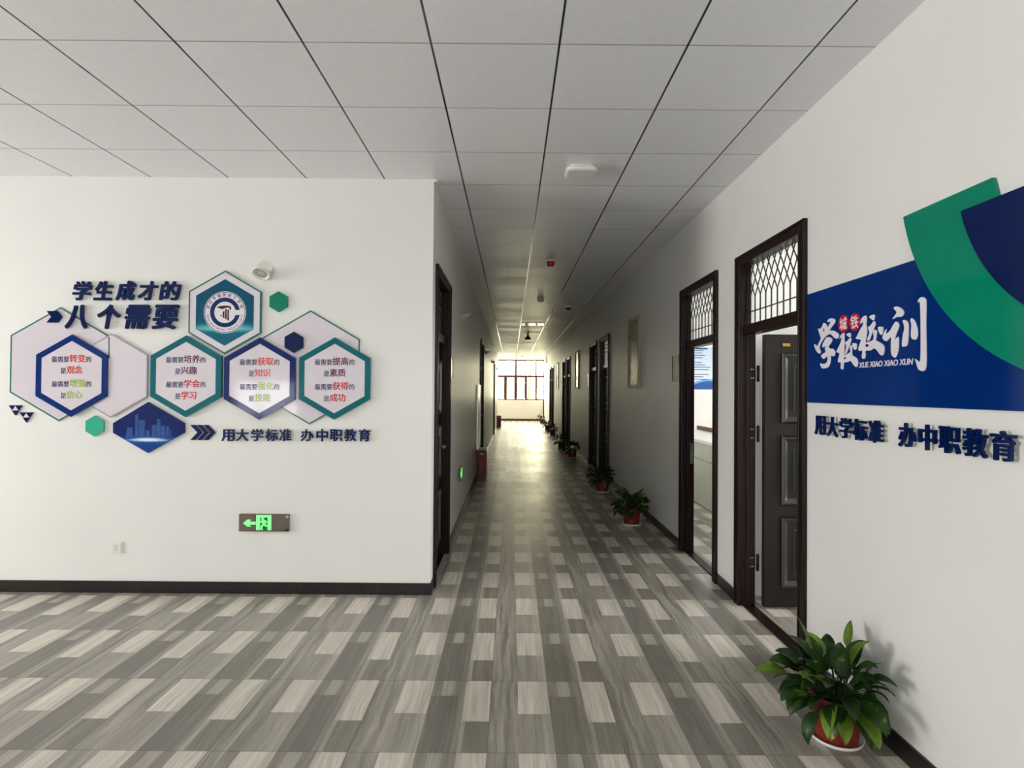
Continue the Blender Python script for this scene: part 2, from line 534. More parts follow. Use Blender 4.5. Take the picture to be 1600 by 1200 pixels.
def glyph(ch, offset):
    key = (ch, offset)
    if key not in _gl:
        c = bpy.data.curves.new('glyph', 'FONT'); c.body = ch; c.size = 1; c.extrude = .5; c.offset = offset
        c.resolution_u = 6
        o = bpy.data.objects.new('glyph', c); COL.objects.link(o)
        dg = bpy.context.evaluated_depsgraph_get()
        me = bpy.data.meshes.new_from_object(o.evaluated_get(dg), depsgraph=dg)
        vs = [v.co.copy() for v in me.vertices]; fs = [tuple(p.vertices) for p in me.polygons]
        bpy.data.objects.remove(o); bpy.data.curves.remove(c); bpy.data.meshes.remove(me)
        x0, x1 = min(v.x for v in vs), max(v.x for v in vs); y0, y1 = min(v.y for v in vs), max(v.y for v in vs)
        _gl[key] = (vs, fs, x0, x1, y0, y1)
    return _gl[key]


def put_glyph(mb, ch, fr, x0, x1, y0, y1, a, b, bold=.0, shear=0.0, keep=False, rot=None):
    """heavier weights overlay slightly shifted copies of the outline"""
    h = y1 - y0; w = x1 - x0
    if bold <= 0: return one_glyph(mb, ch, fr, x0, x1, y0, y1, a, b, shear, keep, rot)
    e = bold * (h if len(ch) == 1 else h * .6)
    n_ = 8 if bold > .02 else 4
    for i in range(n_):
        an = 2 * PI * i / n_ + (PI / 4 if n_ == 4 else 0); dx, dy = e * math.cos(an), e * math.sin(an)
        k_ = 0 if keep else e
        one_glyph(mb, ch, fr, x0 + dx + k_, x1 + dx - k_, y0 + dy + k_, y1 + dy - k_, a, b - .00002 * i, shear, keep, rot)


def one_glyph(mb, ch, fr, x0, x1, y0, y1, a, b, shear=0.0, keep=False, rot=None):
    """fit one character into a rectangle of a plane; keep=True keeps the em box instead of the ink box"""
    vs, fs, gx0, gx1, gy0, gy1 = glyph(ch, 0.0)
    if keep: gx0, gx1, gy0, gy1 = 0.04, .96, -.10, .84
    o, ux, uy, un = fr; k = len(mb.v)
    w = x1 - x0; h = y1 - y0
    iw = w - abs(shear) * h
    for v in vs:
        s_ = (v.x - gx0) / (gx1 - gx0); t = (v.y - gy0) / (gy1 - gy0)
        X = x0 + s_ * iw + shear * h * t; Y = y0 + t * h
        if rot:
            (cx, cy, ca, sa) = rot
            X, Y = cx + (X - cx) * ca - (Y - cy) * sa, cy + (X - cx) * sa + (Y - cy) * ca
        mb.v.append(tuple(o + ux * X + uy * Y + un * (a + (v.z + .5) * (b - a))))
    for f in fs: mb.face([k + i for i in f])


def put_text(mb, text, fr, x0, x1, y0, y1, a, b, offset=.015, shear=0.0):
    """one run of latin text, fitted as a whole"""
    put_glyph(mb, text, fr, x0, x1, y0, y1, a, b, offset, shear)


# ================================================================ SETTING
struct(MB().box(LEFT_X - .3, OUT_X + .3, BACK_Y - .3, END_Y + .25, -.12, 0), 'floor', M['floor'],
       'grey taupe floor tiles printed with staggered wood strips', 'floor')
struct(MB().box(LEFT_X - .3, OUT_X + .3, BACK_Y - .3, END_Y + .25, CEIL, CEIL + .12), 'ceiling', M['ceiling'],
       'white lay-in ceiling tiles on a dark metal grid', 'ceiling')

DOOR_W, DOOR_H = .995, 2.565
R_DOORS = [3.705, 5.09, 10.205, 11.60, 16.63, 18.00, 22.85, 24.22]
L_DOORS = [4.94, 11.40, 19.40]
OPW = .4625     # half opening in the wall (hidden behind the architrave)


def wall_run(axis_x0, axis_x1, y0, y1, centres):
    mb = MB(); y = y0
    for c in sorted(centres):
        mb.box(axis_x0, axis_x1, y, c - OPW, 0, CEIL)
        mb.box(axis_x0, axis_x1, c - OPW, c + OPW, DOOR_H - .035, CEIL)
        y = c + OPW
    return mb.box(axis_x0, axis_x1, y, y1, 0, CEIL)


struct(wall_run(RX, RX + .105, BACK_Y, END_Y, R_DOORS), 'wall_right', M['wall'], 'long white wall along the right side with doors', 'wall')
struct(wall_run(LX - .105, LX, FACE_Y, 24.4, L_DOORS), 'wall_left', M['wall'], 'white wall along the left side of the corridor', 'wall')
struct(MB().box(LEFT_X, LX - .105, FACE_Y, FACE_Y + .15, 0, CEIL), 'wall_front', M['wall'], 'white lobby wall carrying the hexagon display', 'wall')
struct(MB().box(-1.8, -1.6, 24.3, 25.6, 0, CEIL).box(-1.8, -1.6, 28.4, END_Y, 0, CEIL).box(-1.8, -1.6, 25.6, 28.4, 0, .95).box(-1.8, -1.6, 25.6, 28.4, 2.85, CEIL).box(-1.6, LX - .105, 24.3, 24.4, 0, CEIL), 'wall_left_end', M['wall'],
       'set-back white wall at far left by the end window', 'wall')
SILL = 1.07
struct(MB().box(-1.8, RX, END_Y, END_Y + .2, 0, SILL).box(-1.8, RX, END_Y, END_Y + .2, 3.14, CEIL).box(-1.8, LX - .24, END_Y, END_Y + .2, SILL, 3.14), 'wall_end', M['wall'],
       'white sill wall below the window ending the corridor', 'wall')
# lobby shell beyond the frame
struct(MB().box(LEFT_X - .2, LEFT_X, BACK_Y, .3, 0, CEIL).box(LEFT_X - .2, LEFT_X, 3.2, FACE_Y + .15, 0, CEIL)
       .box(LEFT_X - .2, LEFT_X, .3, 3.2, 2.9, CEIL).box(LEFT_X - .2, LEFT_X, .3, 3.2, 0, .12), 'wall_lobby_left', M['wall'],
       'lobby wall around the glazed front', 'wall')
struct(MB().box(LEFT_X - .2, -6.0, BACK_Y - .2, BACK_Y, 0, CEIL).box(-4.6, -2.6, BACK_Y - .2, BACK_Y, 0, CEIL).box(1.2, OUT_X, BACK_Y - .2, BACK_Y, 0, CEIL).box(-2.6, 1.2, BACK_Y - .2, BACK_Y, 0, .9).box(-2.6, 1.2, BACK_Y - .2, BACK_Y, 2.8, CEIL)
       .box(-6.0, -4.6, BACK_Y - .2, BACK_Y, 0, .88).box(-6.0, -4.6, BACK_Y - .2, BACK_Y, 1.76, CEIL), 'wall_back', M['wall'],
       'lobby wall behind the viewer with a window', 'wall')


def window(name, label, fr, x0, x1, z0, z1, vs, hs, fw, depth, mt, parts=None):
    """frame with mullions in plane coords and one glass pane per cell column"""
    root = thing(name, fr[0] + fr[1] * ((x0 + x1) / 2) + fr[2] * z0, label, 'window', kind='structure')
    org = root.location.copy()
    mb = MB()
    def rect(a0, a1, b0, b1, d0=0.0, d1=depth): mb.prism([[(a0, b0), (a1, b0), (a1, b1), (a0, b1)]], fr, d0, d1)
    rect(x0, x0 + fw, z0, z1); rect(x1 - fw, x1, z0, z1); rect(x0 + fw, x1 - fw, z0, z0 + fw); rect(x0 + fw, x1 - fw, z1 - fw, z1)
    for (x, a, b, w) in vs: rect(x - w / 2, x + w / 2, a, b)
    for (z, a, b, w) in hs: rect(a, b, z - w / 2, z + w / 2, .002, depth - .002)
    mb.build('window_frame', mt, root, org)
    g = MB(); g.prism([[(x0 + .01, z0 + .01), (x1 - .01, z0 + .01), (x1 - .01, z1 - .01), (x0 + .01, z1 - .01)]], fr, depth * .45, depth * .45 + .004)
    g.build('window_pane', M['glass'], root, org)
    return root


window('window_1', 'wide red-brown framed window ending the corridor, nearly white with daylight', (V((0, END_Y + .12, 0)), EX, EZ, -EY), LX - .24, RX, SILL, 3.14,
       [(-.31, SILL + .05, 2.24, .15), (.215, SILL + .05, 2.24, .14), (.215, 2.34, 3.09, .09), (.743, SILL + .05, 2.24, .12), (1.27, SILL + .05, 2.24, .11), (1.27, 2.34, 3.09, .08)],
       [(2.29, LX - .19, RX - .05, .10)], .055, .06, M['winframe'])
window('window_2', 'tall glazed lobby front on the left', (V((LEFT_X - .1, 0, 0)), EY, EZ, EX), .3, 3.2, .12, 2.9,
       [(1.27, .17, 2.85, .06), (2.23, .17, 2.85, .06)], [(2.2, .35, 3.15, .05)], .06, .06, M['frame'])
window('window_3', 'lobby window behind the viewer', (V((0, BACK_Y - .1, 0)), -EX, EZ, EY), 4.6, 6.0, .88, 1.76,
       [(5.45, .93, 1.71, .05)], [], .05, .06, M['frame'])

window('window_6', 'side window of the alcove at the corridor end', (V((-1.7, 0, 0)), EY, EZ, EX), 25.6, 28.4, .95, 2.85, [(27.0, 1.0, 2.8, .06)], [], .05, .06, M['winframe'])
window('window_7', 'invented wide window behind the viewer, added for fill light', (V((0, BACK_Y - .1, 0)), -EX, EZ, EY), -1.2, 2.6, .9, 2.8, [(.07, .95, 2.75, .06), (1.33, .95, 2.75, .06)], [(2.2, -1.15, 2.55, .05)], .06, .06, M['frame'])  # made-up opening that houses the rear fill lamp
# classrooms on the right
rw = MB()
rw.box(OUT_X, OUT_X + .2, BACK_Y, .6, 0, CEIL).box(OUT_X, OUT_X + .2, 3.8, 5.4, 0, CEIL).box(OUT_X, OUT_X + .2, 10.0, END_Y, 0, CEIL)
for a, b in ((.6, 3.8), (5.4, 10.0)): rw.box(OUT_X, OUT_X + .2, a, b, 0, .95).box(OUT_X, OUT_X + .2, a, b, 2.85, CEIL)
struct(rw, 'wall_outer_right', M['room_wall'], 'outer classroom wall with windows', 'wall')
pw = MB()
for y in (4.34, 10.85, 17.25, 23.47): pw.box(RX + .105, OUT_X, y, y + .1, 0, CEIL)
struct(pw, 'wall_partition', M['room_wall'], 'white partition walls between the classrooms', 'wall')
struct(MB().box(RX + .105, OUT_X, END_Y, END_Y + .2, 0, CEIL), 'wall_end_right', M['room_wall'], 'white end wall of the last classroom', 'wall')
struct(MB().box(-4.0, -3.9, FACE_Y + .15, END_Y, 0, CEIL).box(-4.0, -1.8, END_Y, END_Y + .2, 0, CEIL), 'wall_outer_left', M['room_wall'],
       'outer wall of the rooms left of the corridor', 'wall')
for i, (a, b) in enumerate(((.6, 3.8), (5.4, 10.0))):
    window('window_%d' % (4 + i), 'classroom window behind the %s open door' % ('nearer', 'farther')[i], (V((OUT_X + .1, 0, 0)), -EY, EZ, -EX), -b, -a, .95, 2.85,
           [(-(a + b) / 2, 1.0, 2.8, .06)], [], .05, .06, M['winframe'])

struct(MB().box(LX, LX + .022, FACE_Y, 24.4, CEIL - .02, CEIL - .001), 'trim_2', M['white'], 'white wall angle strip along the left corridor ceiling edge', 'trim')

# unseen slabs added outside these windows to keep the sky light out
struct(MB().box(LEFT_X - .55, LEFT_X - .35, -.5, FACE_Y, -.12, CEIL + .12), 'sky_blocker_left', M['extwall'], 'added slab blocking sky light beyond the lobby front', 'wall')
struct(MB().box(LEFT_X, OUT_X, BACK_Y - .55, BACK_Y - .35, -.12, CEIL + .12), 'sky_blocker_back', M['extwall'], 'added slab blocking sky light beyond the rear windows', 'wall')
struct(MB().box(OUT_X + .35, OUT_X + .55, 0, 10.8, -.12, CEIL + .12), 'sky_blocker_right', M['extwall'], 'added slab blocking sky light beyond the classroom windows', 'wall')

# skirting
BH, BT = .088, .012
mb = MB()
x = LEFT_X
while x < LX - .01:
    x2 = min(x + .6, LX + BT); mb.box(x, x2 - .003, FACE_Y - BT, FACE_Y, 0, BH); x += .6
struct(mb, 'baseboard_front', M['base'], 'dark marble baseboard along the hexagon wall', 'baseboard')


def skirting(name, xa, xb, y0, y1, centres, label):
    mb = MB(); y = y0
    for c in sorted(centres) + [None]:
        e = y1 if c is None else c - DOOR_W / 2
        while y < e - .02:
            n_ = min(y + .6, e); mb.box(xa, xb, y, n_ - .003, 0, BH); y = n_
        if c is not None: y = c + DOOR_W / 2
    struct(mb, name, M['base'], label, 'baseboard')


skirting('baseboard_right', RX - BT, RX, BACK_Y, END_Y, R_DOORS, 'dark marble baseboard along the right wall')
skirting('baseboard_left', LX, LX + BT, FACE_Y, 24.4, L_DOORS, 'dark marble baseboard along the corridor left wall')
struct(MB().box(LX - .24, RX - .02, END_Y - .015, END_Y, 0, .10), 'baseboard_end', M['winframe'], 'red-brown baseboard under the end window', 'baseboard')
struct(MB().box(RX - .05, RX - .002, END_Y - .03, END_Y - .001, .10, SILL), 'trim_1', M['winframe'], 'red-brown corner strip below the end window', 'trim')


# ================================================================ DOORS (local: x along wall, y into the room, z up)
def panel_face(mb, x0, x1, z0, z1, y, sgn):
    """raised-and-fielded panel on the face y; sgn = outward direction along y"""
    def ring(a, ya, b, yb):
        A = [(x0 + a, z0 + a), (x1 - a, z0 + a), (x1 - a, z1 - a), (x0 + a, z1 - a)]
        B = [(x0 + b, z0 + b), (x1 - b, z0 + b), (x1 - b, z1 - b), (x0 + b, z1 - b)]
        k = len(mb.v)
        mb.v += [(p[0], y + sgn * ya, p[1]) for p in A] + [(p[0], y + sgn * yb, p[1]) for p in B]
        for i in range(4):
            j = (i + 1) % 4; q = (k + i, k + j, k + 4 + j, k + 4 + i)
            mb.face(q if sgn < 0 else q[::-1])
        return k + 4
    mb.cur = 0; ring(0, 0, .008, .012)
    mb.cur = 1; ring(.008, .012, .020, .012); ring(.020, .012, .046, -.010)
    mb.cur = 0; ring(.046, -.010, .090, -.010)
    mb.cur = 1; ring(.090, -.010, .100, -.004)
    mb.cur = 0
    k = ring(.100, -.004, .104, .004)
    q = (k, k + 1, k + 2, k + 3); mb.face(q if sgn < 0 else q[::-1])


LEAF_W, LEAF_H, LEAF_T = .84, 1.965, .045
PANELS = ((.145, .650), (.735, 1.235), (1.325, 1.83))


def door_leaf(parent):
    mb = MB(); mb.box(0, LEAF_W, 0, LEAF_T, 0, LEAF_H)
    # both faces: replace flat faces by stiles + sunk panels (panels sit proud of the slab by a hair)
    for y, s in ((-.0005, -1), (LEAF_T + .0005, 1)):
        for z0, z1 in PANELS: panel_face(mb, .117, LEAF_W - .117, z0, z1, y + s * .011, s)
    lf = mb.build('leaf', [M['leaf'], M['bevel']], parent)
    h = MB()
    h.smooth = False
    for s, y in ((-1, 0), (1, LEAF_T)):
        h.box(LEAF_W - .085, LEAF_W - .040, min(y, y + s * .008), max(y, y + s * .008), .86, 1.12)
        h.tube([(LEAF_W - .062, y, 1.02), (LEAF_W - .062, y + s * .05, 1.02)], .009)
        h.tube([(LEAF_W - .062, y + s * .05, 1.02), (LEAF_W - .19, y + s * .05, 1.02)], .009)
    h.build('handle', M['steel'], lf)
    return lf


def door_frame(root, lattice=True, glass=True):
    hw = DOOR_W / 2; aw = .072; jd = .105; iw = hw - aw
    mb = MB()
    for s in (-1, 1):
        a, b = sorted((s * hw, s * iw)); mb.box(a, b, -.018, 0, 0, DOOR_H)
        a2, b2 = sorted((s * (iw + .035), s * iw)); mb.box(a2, b2, 0, jd, 0, DOOR_H - aw + .035)
        e0, e1 = sorted((s * hw, s * (hw - .018))); mb.box(e0, e1, -.026, -.018, 0, DOOR_H)       # moulded outer bead
        i0, i1 = sorted((s * (iw + .014), s * iw)); mb.box(i0, i1, -.023, -.018, 0, DOOR_H - aw)
        d0, d1 = sorted((s * iw, s * (iw - .012))); mb.box(d0, d1, .035, .060, 0, DOOR_H - aw)     # stop
    mb.box(-iw, iw, -.018, 0, DOOR_H - aw, DOOR_H); mb.box(-hw, hw, -.026, -.018, DOOR_H - .018, DOOR_H)
    mb.box(-iw, iw, 0, jd, DOOR_H - aw, DOOR_H - aw + .035)
    mb.box(-iw, iw, .012, .10, 1.985, 2.055)                                                   # transom bar
    mb.box(-iw, iw, .02, .10, -.001, .008)                                                      # threshold
    mb.build('door_frame', M['frame'], root, bevel=.003)
    if lattice:
        z0, z1 = 2.055, DOOR_H - aw; p = iw * 2 / 10.0
        lb = MB(); yb = .062; zs = z0 + .20; sl = (p / 2) / .068
        for k in range(1, 10): lb.box(-iw + k * p - .003, -iw + k * p + .003, yb - .004, yb + .004, z0, zs)
        lb.box(-iw, iw, yb - .0035, yb + .0035, z0 + .095, z0 + .103)
        for k in range(-4, 15):
            for s in (-1, 1):
                xa = -iw + k * p; xb = xa + s * sl * (z1 - zs); a = V((xa, yb, zs)); b = V((xb, yb, z1))
                d = b - a; t0, t1 = 0.0, 1.0
                for lim, sg in ((-iw, 1), (iw, -1)):
                    fa, fb = sg * (a.x - lim), sg * (b.x - lim)
                    if fa < 0 and fb < 0: t0, t1 = 1, 0
                    elif fa < 0: t0 = max(t0, fa / (fa - fb))
                    elif fb < 0: t1 = min(t1, fa / (fa - fb))
                if t1 - t0 > .02: lb.bar(a + d * t0, a + d * t1, .006, .006, up=(0, 1, 0))
        lb.build('transom_lattice', M['lead'], root)
    MB().box(-iw, iw, .070, .074, 2.055, DOOR_H - aw).build('transom_pane', M['tglass'], root)


def strike(root, side):
    iw = DOOR_W / 2 - .072; x = side * iw
    a, b = sorted((x, x - side * .004))
    sp = MB(); sp.box(a, b, .066, .092, .86, 1.06).box(a - .001, b + .001, .072, .086, .93, 1.0)
    sp.build('strike_plate', M['steel'], root)


def hinge_pair(root, side):
    iw = DOOR_W / 2 - .072; x = side * iw
    for z in (.32, 1.26, 1.70):
        hb = MB(); a, b = sorted((x, x - side * .004))
        hb.box(a, b, .062, .104, z - .055, z + .055)
        hb.tube([(x - side * .012, .118, z - .06), (x - side * .012, .118, z + .06)], .011)
        hb.cur = 1
        for dy in (.072, .088):
            for dz in (-.032, .032):
                hb.lathe([(.006, 0), (.004, .003)], 8, (x - side * .004, dy, z + dz), (EY, EZ, V((-side, 0, 0))))
        hb.build('hinge', [M['blackmetal'], M['steel']], root)


RZ_R, RZ_L = -PI / 2, PI / 2
# nearest right door: open, leaf swung 90 degrees into the classroom and hinged on its far jamb
d1 = thing('door_1', (RX, R_DOORS[0], 0), 'open dark brown door beside the blue school motto board', 'door', 'dark brown doors on the right wall', 'structure', RZ_R)
door_frame(d1); hinge_pair(d1, -1)
lf = door_leaf(d1)
lf.location = (-.352, .140, .018); lf.rotation_euler = (0, 0, PI / 2)
plate = MB(); plate.box(.118, .188, LEAF_T * 0 - .004, 0, 1.872, 1.908)
plate.cur = 1; plate.box(.126, .180, -.006, -.004, 1.879, 1.901)
pl = plate.build('number_plate', [M['black'], M['gold']], lf)
st = MB()
st.prism([[(.030 * (1 if i % 2 == 0 else .45) * math.cos(PI / 2 + i * PI / 5), .030 * (1 if i % 2 == 0 else .45) * math.sin(PI / 2 + i * PI / 5)) for i in range(10)]],
         (V((.335, .050, 2.425)), EX, EZ, -EY), 0, .003)
so = st.build('star_sticker', M['gold'], d1)
# second right door: open, leaf hinged on its near jamb and hidden behind the wall
d2 = thing('door_2', (RX, R_DOORS[1], 0), 'open dark brown doorway showing a counter and blue poster inside', 'door', 'dark brown doors on the right wall', 'structure', RZ_R)
door_frame(d2); strike(d2, -1); hinge_pair(d2, 1)
lf2 = door_leaf(d2); lf2.location = (.400, .145, .018); lf2.rotation_euler = (0, 0, PI / 2)
# closed doors
d3 = thing('door_3', (RX, R_DOORS[2], 0), 'closed dark door right behind the third potted plant from the front', 'door', 'dark brown doors on the right wall', 'structure', RZ_R)
door_frame(d3); strike(d3, -1)
lf3 = door_leaf(d3); lf3.location = (-.42, .062, .012)
far_lab = ['closed dark door just past the first closed right door', 'closed dark door nearer in the third right pair', 'closed dark door farther in the third right pair',
           'closed dark door nearer in the last right pair', 'closed dark door farther in the last right pair']
for i, y in enumerate(R_DOORS[3:]):
    o = dup(d3, (RX, y, 0), far_lab[i]); o.name = 'door_%d' % (4 + i)
ll = ['dark door nearest on the corridor left wall, beside the hexagon wall corner', 'dark door behind the near red extinguisher box', 'dark door farthest along the left wall']
for i, y in enumerate(L_DOORS):
    o = dup(d3, (LX, y, 0), ll[i], RZ_L, 'dark brown doors on the left wall'); o.name = 'door_%d' % (9 + i)

# ================================================================ HEXAGON WALL
W_PX = FACE_Y / FPX      # metres per photograph pixel on that wall


def hexpts(cx, cy, R, rx=1.0):
    c = onF(cx, cy)
    return [(c[0] + R * W_PX * math.sin(i * PI / 3) * rx, c[1] + R * W_PX * math.cos(i * PI / 3)) for i in range(6)]


def plaque(name, cx, cy, label, group=None):
    c = onF(cx, cy)
    return thing(name, (c[0], FACE_Y, c[1]), label, 'wall plaque', group)


def plate_on(root, name, loops, a, b, mt, fr=FR_F):
    return MB().prism(loops, fr, a, b).build(name, mt, root, root.location)


def outline_hex(cx, cy, R, a, b, label, edge, fill, ew=2.4):
    a = max(a, .0015)
    t = plaque('hexagon_panel', cx, cy, label, 'outlined hexagon backing panels')
    plate_on(t, 'panel', [hexpts(cx, cy, R - ew)], a, b, fill)
    plate_on(t, 'border', [hexpts(cx, cy, R), hexpts(cx, cy, R - ew)], a, b + .001, edge)
    return t


hexA = outline_hex(94.5, 569, 89, 0, .008, 'large pale lilac hexagon with thin green outline at far left of the display', M['gline'], M['lilac'])
hexB = outline_hex(175.5, 587, 65.5, .0105, .015, 'grey edged pale hexagon overlapping the big left hexagon', M['greyedge'], M['lilac'], 2.2)
seg = MB(); p, q = onF(171.5, 527), onF(171.5, 560)
seg.prism([[(p[0], p[1]), (p[0] + .010, p[1]), (q[0] + .010, q[1]), (q[0], q[1])]], FR_F, .015, .0156)
seg.build('printed_line', M['gline'], hexB, hexB.location)
hexC = outline_hex(485, 574, 89, 0, .008, 'large pale lilac hexagon with thin green outline at the right of the display', M['gline'], M['lilac'])

LINES = [(-26.0, 9.3), (-8.3, 9.3), (12.3, 9.3), (30.3, 9.3)]


def text_hex(cx, cy, R, border, words, cols, label):
    t = plaque('slogan_hexagon', cx, cy, label, 'slogan hexagons in a row')
    a, b = .0165, .027
    if cx < 300 and cx > 200: a = 0.0015
    plate_on(t, 'panel', [hexpts(cx, cy, R - 10)], a, b, M['lilac'])
    plate_on(t, 'border', [hexpts(cx, cy, R), hexpts(cx, cy, R - 10)], a, b + .001, border)
    for (dy, h), key, body, tail in zip(LINES, words, ('最需要', '是', '最需要', '是'), ('的', '', '的', '')):
        ln = MB()
        run = [(ch, 9.3, 0) for ch in body] + [(ch, 12.6, 1) for ch in key] + [(ch, 9.3, 0) for ch in tail]
        tot = sum(r[1] for r in run); x = cx - tot / 2
        if len(body) == 1: x = cx - 17.2
        yb = cy + dy + 5.4
        for ch, w, k in run:
            p0 = onF(x + .4, yb); p1 = onF(x + w - .2, yb - w + (.6 if k else .0))
            ln.cur = k
            put_glyph(ln, ch, FR_F, p0[0], p1[0], p0[1], p1[1], b, b + .0012, .020 if k else .010, keep=True)
            x += w
        ln.build('slogan_line', [M['navyprint'], M[cols[0] if dy < 0 else cols[1]]], t, t.location)
    return t


text_hex(116, 587, 64, M['blue'], ('转变', '观念', '增强', '信心'), ('redt', 'lime'), 'blue framed slogan hexagon inside the large left hexagon')
text_hex(293.5, 588, 63.5, M['teal'], ('培养', '兴趣', '学会', '学习'), ('plum', 'crimson'), 'teal framed slogan hexagon below the school emblem, second from left')
text_hex(408, 591.5, 64, M['blue2'], ('获取', '知识', '强化', '技能'), ('redt', 'lime'), 'navy framed slogan hexagon third in the row, right of the emblem')
text_hex(524.5, 591.5, 64, M['teal'], ('提高', '素质', '获得', '成功'), ('plum', 'crimson'), 'teal framed slogan hexagon at the right end of the row')

# school emblem hexagon
te = plaque('emblem_hexagon', 353, 488, 'green outlined hexagon with the round school emblem on teal')
te['group'] = 'hexagon display'
plate_on(te, 'panel', [hexpts(353, 488.3, 63)], 0, .016, M['lilac'])
plate_on(te, 'border', [hexpts(353, 488.3, 65.2), hexpts(353, 488.3, 62.6)], 0, .017, M['gline'])
plate_on(te, 'artwork', [hexpts(353, 488.6, 52)], .016, .0175, M['tealart'])
EC = onF(353.4, 488.6)


def circ(r, n=64, c=EC, a0=0, a1=2 * PI):
    return [(c[0] + r * W_PX * math.cos(a0 + (a1 - a0) * i / n), c[1] + r * W_PX * math.sin(a0 + (a1 - a0) * i / n)) for i in range(n)]


plate_on(te, 'emblem_disc', [circ(32.8)], .0175, .0182, M['wprint'])
em = MB()
em.prism([circ(31.9), circ(30.9)], FR_F, .0182, .0187)
g = math.asin(3.9 / 23.3); g2 = math.asin(3.9 / 16.7)
cc = circ(23.3, 48, EC, g, 2 * PI - g); cc2 = circ(16.7, 48, EC, g2, 2 * PI - g2)
end = (EC[0] + 23.3 * W_PX * math.cos(-g), EC[1] + 23.3 * W_PX * math.sin(-g)); end2 = (EC[0] + 16.7 * W_PX * math.cos(-g2), EC[1] + 16.7 * W_PX * math.sin(-g2))
em.prism([cc + [end, end2] + cc2[::-1]], FR_F, .0182, .0187)
em.build('emblem_ring', M['navyprint'], te, te.location)
bk = MB(); e15 = lambda pts: [onF(320 + x_ / 15, 450 + y_ / 15) for x_, y_ in pts]
for poly in ([(300, 462), (390, 430), (490, 420), (590, 425), (640, 445), (650, 490), (620, 545), (615, 495), (585, 465), (520, 475), (440, 505)],
             [(560, 520), (595, 505), (595, 780), (555, 755)], [(505, 505), (540, 495), (545, 745), (505, 725)],
             [(445, 580), (475, 545), (490, 560), (490, 720), (450, 700)], [(390, 660), (425, 620), (430, 685)]):
    bk.prism([e15(poly)], FR_F, .0182, .0187)
bk.build('emblem_book', M['maroon'], te, te.location)
tx = MB()
for ch, ang in zip('武汉市城铁技工学校', (162, 145.5, 127.5, 110.5, 93.5, 75.5, 57, 38.5, 20)):
    a_ = math.radians(ang); c = (EC[0] + 27.4 * W_PX * math.cos(a_), EC[1] + 27.4 * W_PX * math.sin(a_)); h = 2.75 * W_PX
    put_glyph(tx, ch, FR_F, c[0] - h, c[0] + h, c[1] - h, c[1] + h, .0182, .0187, .02, keep=True, rot=(c[0], c[1], math.cos(a_ - PI / 2), math.sin(a_ - PI / 2)))
tx.build('lettering', M['maroon'], te, te.location); tx = MB()
eng = 'Wuhan Urban Railway Technical School'
for i, ch in enumerate(eng):
    if ch == ' ': continue
    a_ = math.radians(190 + (345 - 186) * i / (len(eng) - 1)); c = (EC[0] + 27.2 * W_PX * math.cos(a_), EC[1] + 27.2 * W_PX * math.sin(a_))
    hw_ = .80 * W_PX * (1.5 if ch in 'WURT' else (.55 if ch in 'il' else 1)); hh = (1.7 if ch in 'WURTShlbdk' else 1.25) * W_PX
    put_glyph(tx, ch, FR_F, c[0] - hw_, c[0] + hw_, c[1] - 1.5 * W_PX, c[1] - 1.5 * W_PX + 2 * hh, .0182, .0187, .012, rot=(c[0], c[1], math.cos(a_ + PI / 2), math.sin(a_ + PI / 2)))
tx.build('lettering', M['maroon'], te, te.location)

# small solid hexagons
for (cx, cy, R, mt, d0, lab) in ((436.5, 471.8, 16.3, 'green', 0, 'small solid green hexagon right of the emblem'),
                                 (461, 535.3, 16.6, 'navy', .009, 'small solid navy hexagon on the large right hexagon'),
                                 (150, 665.5, 16.2, 'green2', 0, 'small mint green hexagon left of the skyline plaque')):
    c = onF(cx, cy)
    o = MB().prism([hexpts(cx, cy, R)], FR_F, d0 + .0015, d0 + .017).build('small_hexagon', M[mt], None, (c[0], FACE_Y, c[1]))
    tag(o, lab, 'wall plaque', 'small solid hexagons')

# skyline plaque
tc_ = plaque('skyline_plaque', 234.5, 668, 'flattened dark blue hexagon printed with a glowing city skyline')
sp = [onF(x_, y_) for x_, y_ in ((233.5, 628), (290, 661), (290, 676), (233.5, 707.5), (179, 676), (179, 661))]
plate_on(tc_, 'panel', [sp], 0, .018, M['city'])
sk = MB()
for x0, y0, x1 in ((330, 400, 420), (450, 230, 495), (500, 305, 580), (590, 440, 640), (670, 370, 735), (735, 290, 785), (785, 380, 850), (850, 385, 895), (905, 430, 925)):
    a_, b_ = onF(160 + x0 / 8.42, 620 + 525 / 8.42), onF(160 + x1 / 8.42, 620 + y0 / 8.42)
    sk.prism([[(a_[0], a_[1]), (b_[0], a_[1]), (b_[0], b_[1]), (a_[0] + (.01 if x0 in (330, 850) else 0), b_[1])]], FR_F, .018, .0186)
sk.build('printed_skyline', M['skyline'], tc_, tc_.location)

# triangle clusters
for k, (ox, oy) in enumerate(((0, 0), (17, 11))):
    c = onF(26 + ox, 640 + oy)
    t = thing('triangle_cluster', (c[0], FACE_Y, c[1]), ('upper left small cluster of navy triangles below the big hexagon', 'lower right small cluster of navy triangles below the big hexagon')[k],
              'wall plaque', 'small navy triangle clusters')
    for (ax, ay) in ((15.5, 633.2), (25.3, 633.2), (20.4, 641.3)):
        tri = [onF(ax + ox, ay + oy), onF(ax + 10.6 + ox, ay + oy), onF(ax + 5.3 + ox, ay + 7.6 + oy)]
        MB().prism([tri], FR_F, .0, .012).build('navy_triangle', M['navy'], t, t.location)
    tri = [onF(20.8 + ox, 641 + oy), onF(25.7 + ox, 634 + oy), onF(30.6 + ox, 641 + oy)]
    MB().prism([tri], FR_F, .0, .010).build('white_triangle', M['wprint'], t, t.location)


